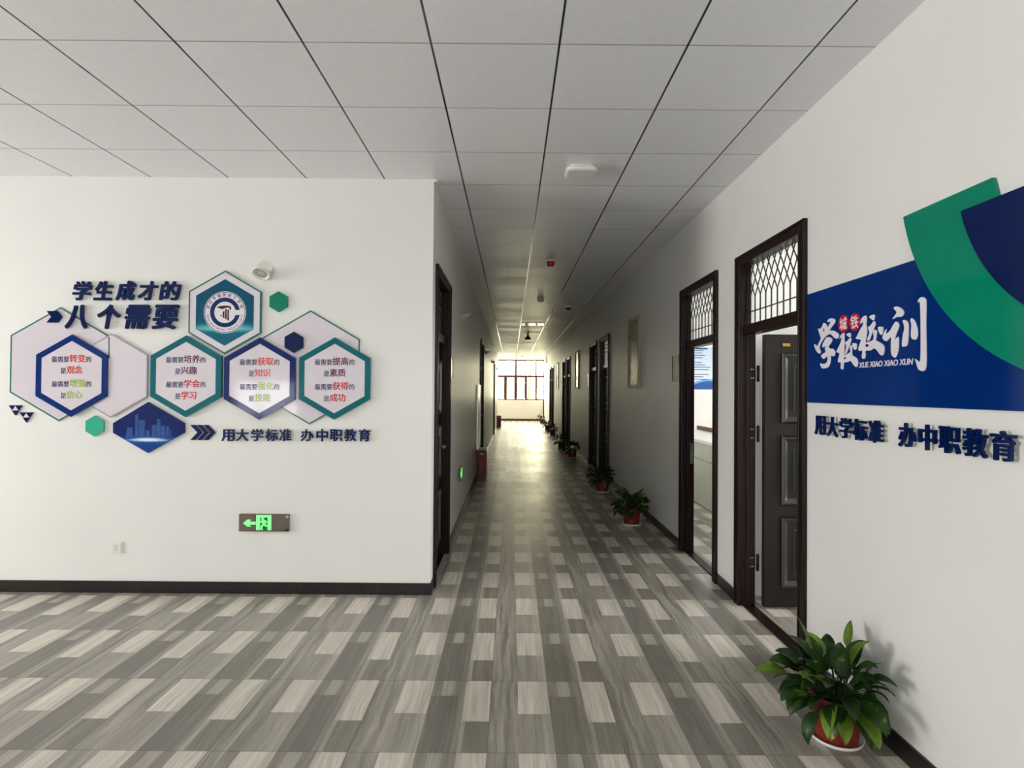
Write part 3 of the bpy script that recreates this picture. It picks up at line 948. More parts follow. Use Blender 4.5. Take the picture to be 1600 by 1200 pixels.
def chevrons(px, py, w, h, step, arm, label, a0=.0015):
    c = onF(px + step, py)
    t = thing('chevron_arrow', (c[0], FACE_Y, c[1]), label, 'arrow sign', 'navy triple chevrons')
    for i in range(3):
        x0 = px + i * step
        pts = [onF(*p_) for p_ in ((x0, py - h / 2), (x0 + arm, py - h / 2), (x0 + w, py), (x0 + arm, py + h / 2), (x0, py + h / 2), (x0 + w - arm, py))]
        MB().prism([pts], FR_F, a0, a0 + .007).build('chevron', M['navy'], t, t.location)


chevrons(75.5, 495.3, 12.2, 18, 6.2, 5.2, 'small triple navy chevron left of the second title row', .0105)
chevrons(298, 675.7, 19.5, 23.5, 10.1, 8.2, 'large triple navy chevron before the bottom slogan')

ORD = ['first', 'second', 'third', 'fourth', 'fifth', 'sixth', 'seventh', 'eighth', 'ninth', 'tenth']


def raised(chars, boxes, conv, fr, depth, name, where, group, off, shear=0.0, gap=.012):
    for i, (ch, (x0, y0, x1, y1)) in enumerate(zip(chars, boxes)):
        peg0 = .0098 if ch == '八' else 0.0
        a_ = conv(x0, y1); b_ = conv(x1, y0)
        mbx = MB(); put_glyph(mbx, ch, fr, a_[0], b_[0], a_[1], b_[1], gap, gap + depth, off, shear)
        cx, cz = (a_[0] + b_[0]) / 2, (a_[1] + b_[1]) / 2
        mbx.cur = 1
        for dx_, dz_ in ((-.22, .2), (.22, -.2)):      # stand-off pegs behind the letter
            q = fr[0] + fr[1] * (cx + dx_ * (b_[0] - a_[0])) + fr[2] * (cz + dz_ * (b_[1] - a_[1]))
            mbx.tube([q + fr[3] * peg0, q + fr[3] * (gap + .002)], .003, 6)
        o = mbx.build(name, [M['navy'], M['warmwhite']], None, fr[0] + fr[1] * cx + fr[2] * cz)
        tag(o, 'raised navy character "%s", %s in %s' % (ch, ORD[i], where), 'letter', group)


c1 = lambda x_, y_: onF(x_ / 4, 400 + y_ / 4)
raised('学生成才的', [(460, 160, 592, 280), (596, 160, 728, 280), (733, 158, 866, 280), (868, 160, 1002, 280), (1004, 160, 1146, 280)], c1, FR_F, .014,
       'raised_character', 'the upper title row on the hexagon wall', 'upper title characters', .034, .16)
raised('八个需要', [(418, 308, 582, 456), (608, 306, 776, 458), (782, 308, 958, 458), (958, 308, 1136, 460)], c1, FR_F, .014,
       'raised_character', 'the lower title row on the hexagon wall', 'lower title characters', .034, .16, gap=.014)
c2_ = lambda x_, y_: onF(280 + x_ / 4, 400 + y_ / 4)
raised('用大学标准办中职教育', [(272, 1082, 352, 1156), (361, 1080, 440, 1155), (455, 1080, 533, 1155), (543, 1080, 623, 1155), (630, 1080, 708, 1156),
                            (765, 1082, 846, 1156), (862, 1080, 935, 1158), (945, 1082, 1026, 1156), (1035, 1080, 1112, 1156), (1124, 1080, 1200, 1158)], c2_, FR_F, .010,
       'raised_character', 'the slogan under the hexagons', 'hexagon wall slogan characters', .022)
c3_ = lambda x_, y_: onR(1260 + x_ / 4.706, 620 + y_ / 4.706, .03)
bx = [(58, 145, 130, 280), (145, 150, 222, 295), (238, 155, 328, 305), (338, 165, 435, 325), (452, 172, 555, 335), (672, 188, 795, 368), (818, 203, 942, 390),
      (968, 218, 1118, 415), (1143, 228, 1318, 448), (1345, 245, 1528, 482)]


def c3box(b):
    xm = (b[0] + b[2]) / 2
    return b


zt = sum(c3_(b[0] * .5 + b[2] * .5, b[1])[1] for b in bx) / 10; zb = sum(c3_(b[0] * .5 + b[2] * .5, b[3])[1] for b in bx) / 10
conv_r = lambda x_, y_: (c3_(x_, 250)[0], zt if y_ == 0 else zb)
raised('用大学标准办中职教育', [(b[0], 0, b[2], 1) for b in bx], conv_r, FR_R, .012,
       'raised_character', 'the slogan under the blue motto board', 'motto wall slogan characters', .022, gap=.018)

# exit sign, socket, wall speaker on the hexagon wall


def exit_sign(loc, rz, label):
    """local: x along wall, -y out of the wall"""
    t = thing('exit_sign', loc, label, 'exit sign', 'low green exit signs', rz=rz)
    MB().box(-.19, .19, -.022, 0, -.066, .066).build('plate', M['bronze'], t, bevel=.003)
    fr = (V((0, 0, 0)), EX, EZ, -EY); u = .38 / 1050.0
    P = lambda x_, y_: (-.19 + (x_ - 230) * u, .066 - (y_ - 190) * u)
    gl = MB()
    gl.prism([[P(325, 378), P(415, 305), P(485, 305), P(455, 348), P(585, 348), P(585, 408), P(455, 408), P(485, 450), P(415, 450)]], fr, .022, .0235)
    gl.prism([[P(598, 208), P(915, 208), P(915, 520), P(838, 520), P(838, 255), P(680, 255), P(680, 520), P(598, 520)]], fr, .022, .0235)
    gl.build('lit_arrow_and_doorway', M['greenlit'], t)
    gd = MB(); gd.prism([[P(680, 255), P(838, 255), P(838, 520), P(680, 520)]], fr, .022, .0228); gd.build('doorway_field', M['greendark'], t)
    mn = MB()
    mn.prism([[(P(735, 285)[0] + .010 * math.cos(i * PI / 6), P(735, 285)[1] + .010 * math.sin(i * PI / 6)) for i in range(12)]], fr, .0228, .0238)
    def limb(a_, b_, w): 
        pa, pb = V(P(*a_)), V(P(*b_)); d = (pb - pa).normalized(); n_ = V((-d.y, d.x)) * w / 2
        mn.prism([[tuple(pa + n_), tuple(pa - n_), tuple(pb - n_), tuple(pb + n_)]], fr, .0228, .0238)
    limb((735, 310), (768, 395), .022); limb((745, 318), (690, 360), .010); limb((745, 318), (800, 330), .010); limb((800, 330), (825, 365), .009)
    limb((760, 385), (722, 440), .013); limb((722, 440), (700, 500), .011); limb((770, 385), (800, 440), .013); limb((800, 440), (850, 425), .010)
    limb((700, 500), (740, 508), .008)
    mn.build('running_figure', M['greenlit'], t)
    kb = MB(); kb.lathe([(.011, 0), (.010, .003)], 16, (.177, -.022, .048), (EX, EZ, -EY)); kb.build('screw', M['steel'], t)
    tb = MB(); tb.box(.162, .188, -.025, -.022, -.060, -.046); tb.build('test_button', M['black'], t)
    return t


cx = onF(414, 816)
exit_sign((cx[0], FACE_Y, cx[1]), 0, 'lit green exit sign with left arrow low on the hexagon wall')
exit_sign((LX, 6.72, .575), RZ_L, 'lit green exit sign low on the corridor left wall')


def socket(loc, rz, label):
    t = thing('wall_socket', loc, label, 'wall socket', 'white wall sockets', rz=rz)
    MB().box(-.043, .043, -.011, 0, -.043, .043).build('plate', M['white'], t, bevel=.004)
    pn = MB(); pn.box(-.034, .034, -.013, -.011, -.034, .034); pn.build('insert', M['white'], t)
    sl = MB()
    for x_ in (-.008, .008): sl.box(x_ - .0015, x_ + .0015, -.0135, -.013, .008, .018)
    for s in (-1, 1): sl.bar((s * .006, -.0133, -.010), (s * .011, -.0133, -.018), .003, .0008, up=(0, 1, 0))
    sl.box(-.0015, .0015, -.0135, -.013, -.006, .001)
    sl.build('slots', M['black'], t)
    return t


cx = onF(183, 855)
socket((cx[0], FACE_Y, cx[1]), 0, 'small white socket near the floor on the hexagon wall')
socket((LX, 12.9, .60), RZ_L, 'pale wall socket low on the left wall past the near extinguisher box')


def wall_speaker(loc, rz, label):
    """bowl with a ring mouth tilted down and out (local -y is out of the wall)"""
    t = thing('wall_speaker', loc, label, 'wall speaker', 'white wall speakers', rz=rz)
    ax = V((0, -.56, -.83)).normalized(); ex = EX; ey = ax.cross(ex)
    cm = V((0, -.068, -.040)); mb = MB(); mb.smooth = True; n = 28; rings = []
    prof = [(0.0, .060), (.30, .066), (.65, .069), (1.0, .066)]
    for f, r in prof:
        for j in range(n):
            a_ = 2 * PI * j / n
            back = V((.060 * math.cos(a_), 0, -.060 * math.sin(a_) * 1.12 + .010))
            front = cm + ex * (.066 * math.cos(a_)) + ey * (.066 * math.sin(a_))
            p = back.lerp(front, f); mid = back.lerp(cm, .5)
            if 0 < f < 1: p = p + (p - mid).normalized() * .010 * math.sin(PI * f); p.y = min(p.y, -.002)
            mb.v.append(tuple(p))
    for i in range(len(prof) - 1):
        for j in range(n):
            j2 = (j + 1) % n; mb.face((i * n + j2, i * n + j, (i + 1) * n + j, (i + 1) * n + j2))
    mb.build('housing', M['warmwhite'], t)
    rg = MB(); rg.lathe([(.066, -.002), (.068, .006), (.062, .009), (.052, .006), (.050, -.004)], 28, cm, (ex, ey, ax)); rg.build('rim', M['white'], t)
    gr = MB(); gr.lathe([(.050, -.003), (.030, .000), (.012, -.003), (.010, .001), (.0, .002)], 28, cm, (ex, ey, ax)); gr.build('cone', M['acrylic_plate'], t)
    return t


cx = onF(414, 422)
wall_speaker((cx[0], FACE_Y, cx[1]), 0, 'white round speaker on the hexagon wall, right above the emblem')
for y, lab in ((6.55, 'white speaker beside the nearest left corridor door'), (12.75, 'speaker on the left wall past the second door'),
               (17.0, 'third speaker along the corridor left wall'), (22.6, 'last speaker along the corridor left wall')):
    wall_speaker((LX, y, 2.46), RZ_L, lab)

# ================================================================ BLUE MOTTO BOARD (right wall)
D1, D2, D3 = .010, .016, .022
tb_ = thing('motto_board', (RX, 2.4, 1.8), 'wide blue board with white brush calligraphy school motto', 'sign board')
O = tb_.location
zA, zB = 2.122, 1.508
plate_on(tb_, 'board', [[(-3.19, zB), (-.75, zB), (-.75, zA), (-3.19, zA)]], .0015, D1, M['blue'], FR_R)
gpts = [onR(*p_, D2) for p_ in ((1411, 339), (1436, 410), (1470, 480), (1530, 545), (1600, 578))]
# circle through three outer-edge points


def circle3(a, b, c):
    (ax, ay), (bx_, by), (cx_, cy_) = a, b, c
    d = 2 * (ax * (by - cy_) + bx_ * (cy_ - ay) + cx_ * (ay - by))
    ux = ((ax * ax + ay * ay) * (by - cy_) + (bx_ ** 2 + by * by) * (cy_ - ay) + (cx_ ** 2 + cy_ ** 2) * (ay - by)) / d
    uy = ((ax * ax + ay * ay) * (cx_ - bx_) + (bx_ ** 2 + by * by) * (ax - cx_) + (cx_ ** 2 + cy_ ** 2) * (bx_ - ax)) / d
    return ux, uy, math.hypot(ax - ux, ay - uy)


gx, gz, gR = circle3(gpts[0], gpts[2], gpts[4])
ipts = [onR(*p_, D2) for p_ in ((1503, 330), (1530, 400), (1565, 445), (1600, 475))]
ix, iz, iR = circle3(ipts[0], ipts[1], ipts[3])


def arc_clip(cx_, cz_, R, x_start, top):
    """left-lower arc of a circle from height top round to the bottom and up the right side, closed by a flat top"""
    a0 = PI - math.asin(max(-1, min(1, (top - cz_) / R)))
    a1 = 2 * PI + math.asin(max(-1, min(1, (top - cz_) / R)))
    return [(cx_ + R * math.cos(a0 + (a1 - a0) * i / 60), cz_ + R * math.sin(a0 + (a1 - a0) * i / 60)) for i in range(61)]


GT = gpts[0][1]; IT = ipts[0][1]
gtop_r = onR(1550, 280, D2); gr2 = onR(1558, 305, D2)
outer = arc_clip(gx, gz, gR, 0, GT)
# green crescent: outer arc, cut on its top right by the straight edge
cres = [p for p in outer if p[0] < ix]           # left half of the disc
cres = [p for p in cres]
bottom = (ix, gz - math.sqrt(max(0, gR * gR - (ix - gx) ** 2)))
inner = [(ix + (iR - .01) * math.cos(a_), iz + (iR - .01) * math.sin(a_)) for a_ in [PI * 1.5 - (PI * 1.5 - (PI - math.asin((IT - iz) / iR))) * i / 30 for i in range(31)]]
green_poly = cres + [bottom] + inner + [(gr2[0] , IT), (gtop_r[0], GT)]
plate_on(tb_, 'green_crescent', [green_poly], .0015, D2, M['green'], FR_R)
disc = arc_clip(ix, iz, iR, 0, IT)
plate_on(tb_, 'navy_disc', [disc], .0015, D3, M['navy'], FR_R)

q12 = lambda pts: [onR(1270 + x_ / 12, 490 + y_ / 12, D1) for x_, y_ in pts]
q15 = lambda pts: [onR(1330 + x_ / 15, 485 + y_ / 15, D1) for x_, y_ in pts]
q9 = lambda pts: [onR(1375 + x_ / 9.225, 455 + y_ / 9.225, D1) for x_, y_ in pts]


def smooth_loop(p, n=3):
    out = []; k = len(p)
    for i in range(k):
        p0, p1, p2, p3 = (V(p[(i + j) % k]) for j in (-1, 0, 1, 2))
        for t in range(n):
            t_ = t / n
            c = .5 * ((2 * p1) + (p2 - p0) * t_ + (2 * p0 - 5 * p1 + 4 * p2 - p3) * t_ ** 2 + (3 * p1 - p0 - 3 * p2 + p3) * t_ ** 3)
            out.append((c.x, c.y))
    return out


CALL = [
    [(q12, [[(105, 280), (125, 295), (155, 275), (185, 240), (210, 175), (265, 205), (275, 265), (330, 180), (340, 150), (285, 160), (290, 125), (330, 90), (400, 95), (428, 130), (415, 180), (370, 240), (320, 320), (380, 318), (450, 345), (495, 395), (480, 455), (440, 470), (400, 440), (365, 405), (340, 388), (290, 400), (230, 450), (185, 510), (150, 570), (130, 640), (155, 700), (150, 740), (130, 750), (90, 720), (55, 660), (35, 600), (45, 570), (90, 610), (115, 560), (155, 480), (155, 440), (130, 370)], [(205, 262), (228, 310), (215, 352), (197, 300)]]),
     (q12, [[(265, 450), (330, 445), (370, 480), (355, 540), (310, 600), (305, 630), (345, 660), (380, 655), (420, 700), (425, 750), (405, 800), (350, 785), (345, 830), (335, 920), (300, 1000), (230, 1028), (180, 1020), (155, 980), (145, 930), (190, 945), (240, 935), (275, 905), (285, 850), (285, 800), (250, 820), (210, 850), (165, 800), (190, 760), (245, 720), (235, 660), (245, 600), (195, 640), (190, 590), (215, 530)]])],
    [(q12, [[(510, 480), (530, 410), (575, 365), (600, 375), (598, 480), (605, 560), (600, 640), (600, 740), (605, 775), (660, 755), (710, 715), (705, 640), (700, 610), (725, 595), (745, 610), (745, 770), (800, 810), (840, 850), (855, 920), (840, 990), (820, 1000), (780, 970), (745, 920), (710, 885), (660, 910), (590, 925), (580, 1030), (560, 1045), (530, 1020), (535, 920), (490, 915), (480, 870), (510, 750), (455, 720), (470, 670), (520, 570), (550, 480), (545, 440)], [(600, 808), (638, 836), (588, 858)]]),
     (q12, [[(640, 390), (700, 360), (720, 380), (715, 440), (690, 440)]]), (q12, [[(720, 455), (725, 500), (690, 620), (640, 740), (615, 755), (625, 680), (640, 610), (615, 540), (650, 520), (690, 470)]]),
     (q12, [[(750, 560), (820, 560), (832, 600), (825, 660), (800, 680), (775, 650)]])],
    [(q15, [[(230, 320), (225, 270), (270, 170), (330, 125), (365, 135), (370, 200), (360, 320), (375, 380), (380, 520), (360, 640), (350, 750), (400, 740), (470, 725), (530, 680), (540, 600), (525, 520), (535, 465), (580, 455), (610, 480), (600, 620), (590, 700), (650, 730), (740, 790), (780, 840), (790, 930), (760, 1045), (700, 1045), (650, 980), (590, 910), (540, 890), (460, 940), (345, 945), (345, 1060), (325, 1125), (290, 1135), (260, 1090), (275, 945), (210, 950), (180, 910), (200, 820), (240, 690), (120, 665), (150, 600), (220, 450), (285, 340), (280, 265)], [(352, 784), (436, 816), (400, 846), (344, 856)]]),
     (q15, [[(435, 150), (520, 100), (560, 115), (555, 200), (530, 232), (500, 215)]]), (q15, [[(550, 245), (580, 320), (540, 430), (490, 560), (440, 690), (400, 715), (395, 650), (440, 530), (405, 400), (450, 370), (510, 290)]]),
     (q15, [[(640, 395), (740, 385), (760, 420), (745, 540), (710, 575), (670, 520)]])],
    [(q9, [[(205, 245), (240, 220), (300, 235), (350, 290), (345, 340), (310, 370), (255, 370), (185, 405), (240, 325), (245, 295)]]),
     (q9, [[(100, 545), (90, 615), (150, 570), (230, 440), (285, 490), (240, 620), (225, 700), (275, 660), (270, 850), (235, 950), (205, 950), (170, 900), (165, 760), (165, 660), (100, 720), (45, 680), (60, 610)]]),
     (q9, [[(335, 430), (370, 415), (410, 450), (420, 540), (405, 760), (355, 798), (325, 780), (335, 650), (360, 520)]]),
     (q9, [[(445, 420), (465, 388), (510, 430), (545, 530), (553, 620), (530, 690), (490, 695), (455, 650), (460, 480)]]),
     (q9, [[(550, 165), (570, 110), (615, 85), (665, 110), (675, 200), (670, 500), (678, 980), (660, 1130), (610, 1150), (560, 1120), (530, 1030), (510, 975), (550, 1000), (590, 995), (595, 600), (585, 175)]])],
]
for polys in CALL:
    cb = MB()
    for fn, loops in polys: cb.prism([smooth_loop(fn(L)) for L in loops], FR_R, D1, D1 + .003)
    cb.build('brush_character', M['wprint'], tb_, O)
for ch, (px_, py_) in zip('城铁', ((1318.2, 505.8), (1335.8, 503.3))):
    c = onR(px_, py_, D1)
    dot = MB().prism([[(c[0] + .044 * math.cos(i * PI / 16), c[1] + .044 * math.sin(i * PI / 16)) for i in range(32)]], FR_R, D1, D1 + .002).build('red_dot', M['crimson'], tb_, O)
    lm = MB(); put_glyph(lm, ch, FR_R, c[0] - .031, c[0] + .031, c[1] - .032, c[1] + .032, D1 + .002, D1 + .003, .02)
    lm.build('dot_character', M['wprint'], dot, O)
a_, b_ = onR(1342.5, 575, D1), onR(1427, 563, D1)
lm = MB(); put_text(lm, 'XUE XIAO XIAO XUN', FR_R, a_[0], b_[0], a_[1], a_[1] + .027, D1, D1 + .002, .03, .12)
lm.build('lettering', M['wprint'], tb_, O)

# ================================================================ RIGHT WALL PICTURES AND PLATES


def picture(y, label):
    t = thing('framed_picture', (RX, y, 2.10), label, 'picture', 'tall framed ink pictures', rz=RZ_R)
    fb = MB(); w, h = .35, .485
    fr = (V((0, 0, 0)), EX, EZ, -EY)
    fb.prism([[(-w, -h), (w, -h), (w, h), (-w, h)], [(-w + .045, -h + .045), (w - .045, -h + .045), (w - .045, h - .045), (-w + .045, h - .045)]], fr, 0, .03)
    fb.build('frame', M['wood'], t, bevel=.004)
    MB().box(-w + .04, w - .04, -.014, 0, -h + .04, h - .04).build('painting', M['ink'], t)
    return t


picture(7.72, 'pale wood framed ink picture nearest on the right wall')
picture(14.4, 'framed picture on right wall past the first closed door pair')
picture(20.5, 'framed picture farthest along the right wall')


def name_plate(loc, rz, label, w=.115, h=.135):
    t = thing('room_sign', loc, label, 'room sign', 'room sign plates beside the doors', rz=rz)
    MB().box(-w, w, -.012, 0, -h, h).build('plate', M['acrylic_plate'], t, bevel=.002)
    MB().box(-w - .006, -w, -.016, 0, -h, h).build('edge_strip', M['black'], t)
    MB().box(w, w + .006, -.016, 0, -h, h).build('edge_strip', M['black'], t)
    return t


name_plate((RX, 5.745, 1.805), RZ_R, 'grey room sign plate beside the second open door')
name_plate((RX, 12.33, 1.80), RZ_R, 'room sign plate beside the first closed door pair')
name_plate((RX, 18.72, 1.80), RZ_R, 'room sign plate beside the third right door pair')
name_plate((LX, 5.62, 1.79), RZ_L, 'small room sign plate beside the nearest left door', .09, .10)

t = thing('notice_board', (LX + .0015, 10.25, 1.09), 'white notice board on the left wall above the near extinguisher box', 'notice board', rz=RZ_L)
MB().box(-.38, .38, -.02, 0, -.55, .55).build('panel', M['white'], t, bevel=.003)
MB().box(-.395, -.38, -.026, 0, -.565, .565).box(.38, .395, -.026, 0, -.565, .565).box(-.38, .38, -.026, 0, .55, .565).box(-.38, .38, -.026, 0, -.565, -.55).build('rim', M['steel'], t)

t = thing('alarm_box', (RX, 27.2, 3.02), 'small grey box high on the right wall by the end window', 'alarm box', rz=RZ_R)
MB().box(-.5, .5, -.06, 0, -.16, .14).build('case', M['acrylic_plate'], t, bevel=.01)
MB().box(-.42, .42, -.068, -.06, -.12, -.02).build('grille', M['bronze'], t)

# extinguisher boxes


def extinguisher_box(loc, label):
    t = thing('extinguisher_box', loc, label, 'extinguisher box', 'red extinguisher boxes on the floor')
    MB().box(0, .165, 0, .42, .02, .50).build('body', M['firered'], t, bevel=.006)
    MB().box(-.003, .170, -.004, .424, .50, .515).build('lid', M['white'], t, bevel=.004)
    MB().box(.02, .145, .03, .39, 0, .02).build('plinth', M['black'], t)
    MB().box(.165, .170, .02, .40, .04, .48).build('door', M['firered'], t, bevel=.003)
    fr = (V((0, 0, 0)), EX, EZ, -EY)
    e = MB(); e.prism([[(.085 + .030 * math.cos(i * PI / 10), .435 + .016 * math.sin(i * PI / 10)) for i in range(20)]], fr, 0, .002); e.build('emblem', M['wprint'], t)
    w = MB()
    for i, ch in enumerate('灭火器'): put_glyph(w, ch, fr, .060, .110, .305 - i * .062, .355 - i * .062, 0, .002, .01)
    w.build('lettering', M['redt'], t)
    return t


extinguisher_box((LX + .012, 9.93, 0), 'red fire extinguisher box nearest, on the floor by the left wall')
extinguisher_box((LX + .012, 23.5, 0), 'dark red extinguisher box farthest down the corridor by the left wall')

# ================================================================ CEILING FITTINGS


def rounded_sq(h, r, n=8):
    p = []
    for k, (sx, sy) in enumerate(((1, 1), (-1, 1), (-1, -1), (1, -1))):
        for i in range(n + 1):
            a_ = k * PI / 2 + i * PI / 2 / n
            p.append((sx * (h - r) + r * math.cos(a_), sy * (h - r) + r * math.sin(a_)))
    return p


frc = (V((0, 0, 0)), EX, -EY, -EZ)
t = thing('wireless_access_point', (.49, 4.07, CEIL), 'rounded square white wireless access point on the ceiling', 'access point')
MB().prism([rounded_sq(.085, .03)], frc, 0, .022).build('base', M['white'], t)
ap = MB(); ap.smooth = True; rings = [(.106, .020), (.112, .026), (.113, .034), (.110, .042), (.103, .048), (.094, .0505)]
for hs, zz in rings: ap.v += [(p_[0] * hs / .112, p_[1] * hs / .112, -zz) for p_ in rounded_sq(.112, .055)]
nr = len(rounded_sq(.112, .055))
for i in range(len(rings) - 1):
    for j in range(nr): ap.face((i * nr + (j + 1) % nr, i * nr + j, (i + 1) * nr + j, (i + 1) * nr + (j + 1) % nr))
ap.smooth = False; ap.face([(len(rings) - 1) * nr + j for j in reversed(range(nr))]); ap.face(list(range(nr)))
ap.build('cover', M['white'], t)

t = thing('alarm_beacon', (.475, 6.98, CEIL), 'small red alarm beacon on the corridor ceiling', 'alarm beacon')
DN = (EX, -EY, -EZ)
MB().lathe([(.060, 0), (.060, .012), (.052, .014)], 24, (0, 0, 0), DN).build('base', M['white'], t)
MB().lathe([(.047, .013), (.050, .022), (.042, .060), (.034, .070), (.0, .072)], 24, (0, 0, 0), DN).build('lens', M['red'], t)
MB().lathe([(.012, .071), (.010, .076), (0, .077)], 12, (0, 0, 0), DN).build('lamp_tip', M['white'], t)


def detector(loc, label, s=1.0):
    t = thing('smoke_detector', loc, label, 'smoke detector', 'round smoke detectors on the ceiling')
    MB().lathe([(.060 * s, 0), (.058 * s, .012 * s), (.045 * s, .018 * s)], 24, (0, 0, 0), DN).build('base', M['warmwhite'], t)
    MB().lathe([(.045 * s, .018 * s), (.052 * s, .034 * s), (.036 * s, .050 * s), (0, .054 * s)], 24, (0, 0, 0), DN).build('head', M['warmwhite'], t)


detector((.50, 9.87, CEIL), 'round smoke detector on the ceiling past the red beacon', 1.1)
detector((.487, 26.2, CEIL), 'farthest smoke detector near the end window', 1.0)
t = thing('ceiling_speaker', (.465, 16.4, CEIL), 'dark cone shaped ceiling fitting past the light panel', 'ceiling fitting')
MB().lathe([(.030, 0), (.030, .03)], 16, (0, 0, 0), DN).build('stem', M['black'], t)
MB().lathe([(.030, .03), (.060, .06), (.100, .12), (.098, .14), (0, .142)], 24, (0, 0, 0), DN).build('cone', M['black'], t)

t = thing('dome_camera', (1.07, 10.7, CEIL), 'white ringed black dome camera on the corridor ceiling', 'camera')
MB().lathe([(.075, 0), (.075, .028), (.062, .036)], 24, (0, 0, 0), DN).build('ring', M['white'], t)
MB().lathe([(.060, .034), (.052, .056), (.030, .074), (0, .080)], 24, (0, 0, 0), DN).build('dome', M['black'], t)

t = thing('ceiling_light_panel', (.511, 13.706, CEIL), 'square white light panel in the corridor ceiling', 'ceiling light')
MB().prism([[(-.298, -.298), (.298, -.298), (.298, .298), (-.298, .298)], [(-.282, -.282), (.282, -.282), (.282, .282), (-.282, .282)]], frc, 0, .010).build('frame', M['white'], t)
gl = mat('opal_light_diffuser', (238, 238, 230), .06, var=.01)
MB().box(-.284, .284, -.284, .284, -.006, 0).build('diffuser', gl, t)

# ================================================================ CLASSROOM CONTENTS
t = thing('reception_counter', (2.95, 7.6, 0), 'long pale grey counter with brown edge inside the second open room', 'counter')
MB().box(-.33, .33, -1.5, 2.4, 0, .86).build('body', M['counter'], t, bevel=.004)
MB().box(-.35, .36, -1.53, 2.43, .86, .90).build('worktop', M['white'], t, bevel=.004)
MB().box(.36, .385, -1.53, 2.43, .80, .965).build('edge_board', M['brownwood'], t)
MB().box(-.332, -.322, -1.5, 2.4, .62, .64).build('groove', M['acrylic_plate'], t)

t = thing('wall_poster', (3.58, 10.85, 2.02), 'pale blue notice poster with dark text lines seen through the second doorway', 'poster')
MB().box(-.32, .32, -.006, 0, -.41, .41).build('sheet', M['poster'], t)
tl = MB(); random.seed(4)
for i in range(13):
    z = .34 - i * .046
    if i in (4, 9): continue
    x0 = -.26 + (.04 if i % 4 == 1 else 0); tl.box(x0, random.uniform(.08, .27), -.0072, -.006, z - .006, z + .006)
tl.box(-.2, .2, -.0072, -.006, .365, .39)
tl.build('printed_lines', M['navyprint'], t)

# ================================================================ POTTED PLANTS


def leaf_blade(mb, base, dirv, length, width, droop, roll, seg=7):
    """lanceolate blade: folded along the midrib, drooping towards its tip"""
    d = V(dirv).normalized(); up = V((0, 0, 1))
    side = d.cross(up)
    side = side.normalized() if side.length > .05 else V((1, 0, 0))
    k = len(mb.v); p = V(base); rows = []
    sm = mb.smooth; mb.smooth = True
    for i in range(seg + 1):
        t = i / seg
        w = width * .5 * (math.sin(PI * min(1, t ** .72)) ** .85 if 0 < t < 1 else 0.0)
        nrm = side.cross(d).normalized()
        sd = (side * math.cos(roll) + nrm * math.sin(roll)).normalized(); nr2 = sd.cross(d).normalized()
        wv = .10 * width * math.sin(t * 9 + roll * 5)
        mb.v += [tuple(p - sd * w + nr2 * (w * .28 + wv * .3)), tuple(p - sd * w * .5 + nr2 * w * .06), tuple(p), tuple(p + sd * w * .5 + nr2 * w * .06), tuple(p + sd * w + nr2 * (w * .28 - wv * .3))]
        p = p + d * (length / seg)
        ax = Matrix.Rotation(-droop / seg * (.5 + t), 3, side)
        d = (ax @ d).normalized()
    for i in range(seg):
        for j in range(4):
            a = k + i * 5 + j; mb.face((a, a + 1, a + 6, a + 5))
    mb.smooth = sm


def make_foliage(seed, spec_leaves, reach_r):
    """leaves on thin arching petioles, packed outward from the pot mouth"""
    rnd = random.Random(seed); mb = MB()
    for (az, el, plen, blen, bw, droop, roll) in spec_leaves:
        root = V((math.cos(az) * .03, math.sin(az) * .03, .175))
        d = V((math.cos(az) * math.cos(el), math.sin(az) * math.cos(el), math.sin(el)))
        pts = [root]; dd = d.copy(); dd.z += .9; dd.normalize()
        for i in range(5):
            f = (i + 1) / 5; q = (dd * (1 - f) + d * f).normalized(); pts.append(pts[-1] + q * plen / 5)
        tip = pts[-1] + d * blen
        mb.cur = 0
        mb.tube(pts, [.0035, .0032, .003, .0028, .0025, .002], 5, cap=False)
        mb.cur = 1 if (rnd.random() < .13 or (seed == 3 and bw in (.070, .082, .0751, .0781))) else 0
        leaf_blade(mb, pts[-1], (pts[-1] - pts[-2]).normalized() * .5 + d * .5, blen, bw, droop, roll)
    mb.v = [(x if x <= 0 else reach_r * math.tanh(x / reach_r), y, max(z, .012)) for x, y, z in mb.v]
    return mb


def random_leaves(seed, n):
    r = random.Random(seed); out = []
    for i in range(n):
        f = (i + .5) / n; az = i * 2.39996 + r.uniform(-.35, .35)
        el = 1.25 - 1.65 * f + r.uniform(-.2, .2)
        pl = r.uniform(.08, .17) if f < .7 else r.uniform(.06, .12)
        out.append((az, el, pl, r.uniform(.12, .165), r.uniform(.062, .085), r.uniform(.6, 1.4) + .6 * f, r.uniform(-.6, .6)))
    return out


def pot_parts(t):
    pb = MB(); pb.lathe([(.090, .010), (.093, .03), (.102, .180), (.107, .182), (.108, .200), (.099, .200), (.094, .168)], 12, smooth=False, phase=.1)
    pb.build('pot', M['pot'], t)
    sb = MB(); sb.lathe([(.098, 0), (.108, .004), (.114, .020), (.109, .020), (.100, .009), (0, .009)], 36); sb.build('saucer', M['white'], t)
    so_ = MB(); so_.lathe([(.094, .170), (.06, .176), (0, .180)], 20); so_.build('soil', M['soil'], t)


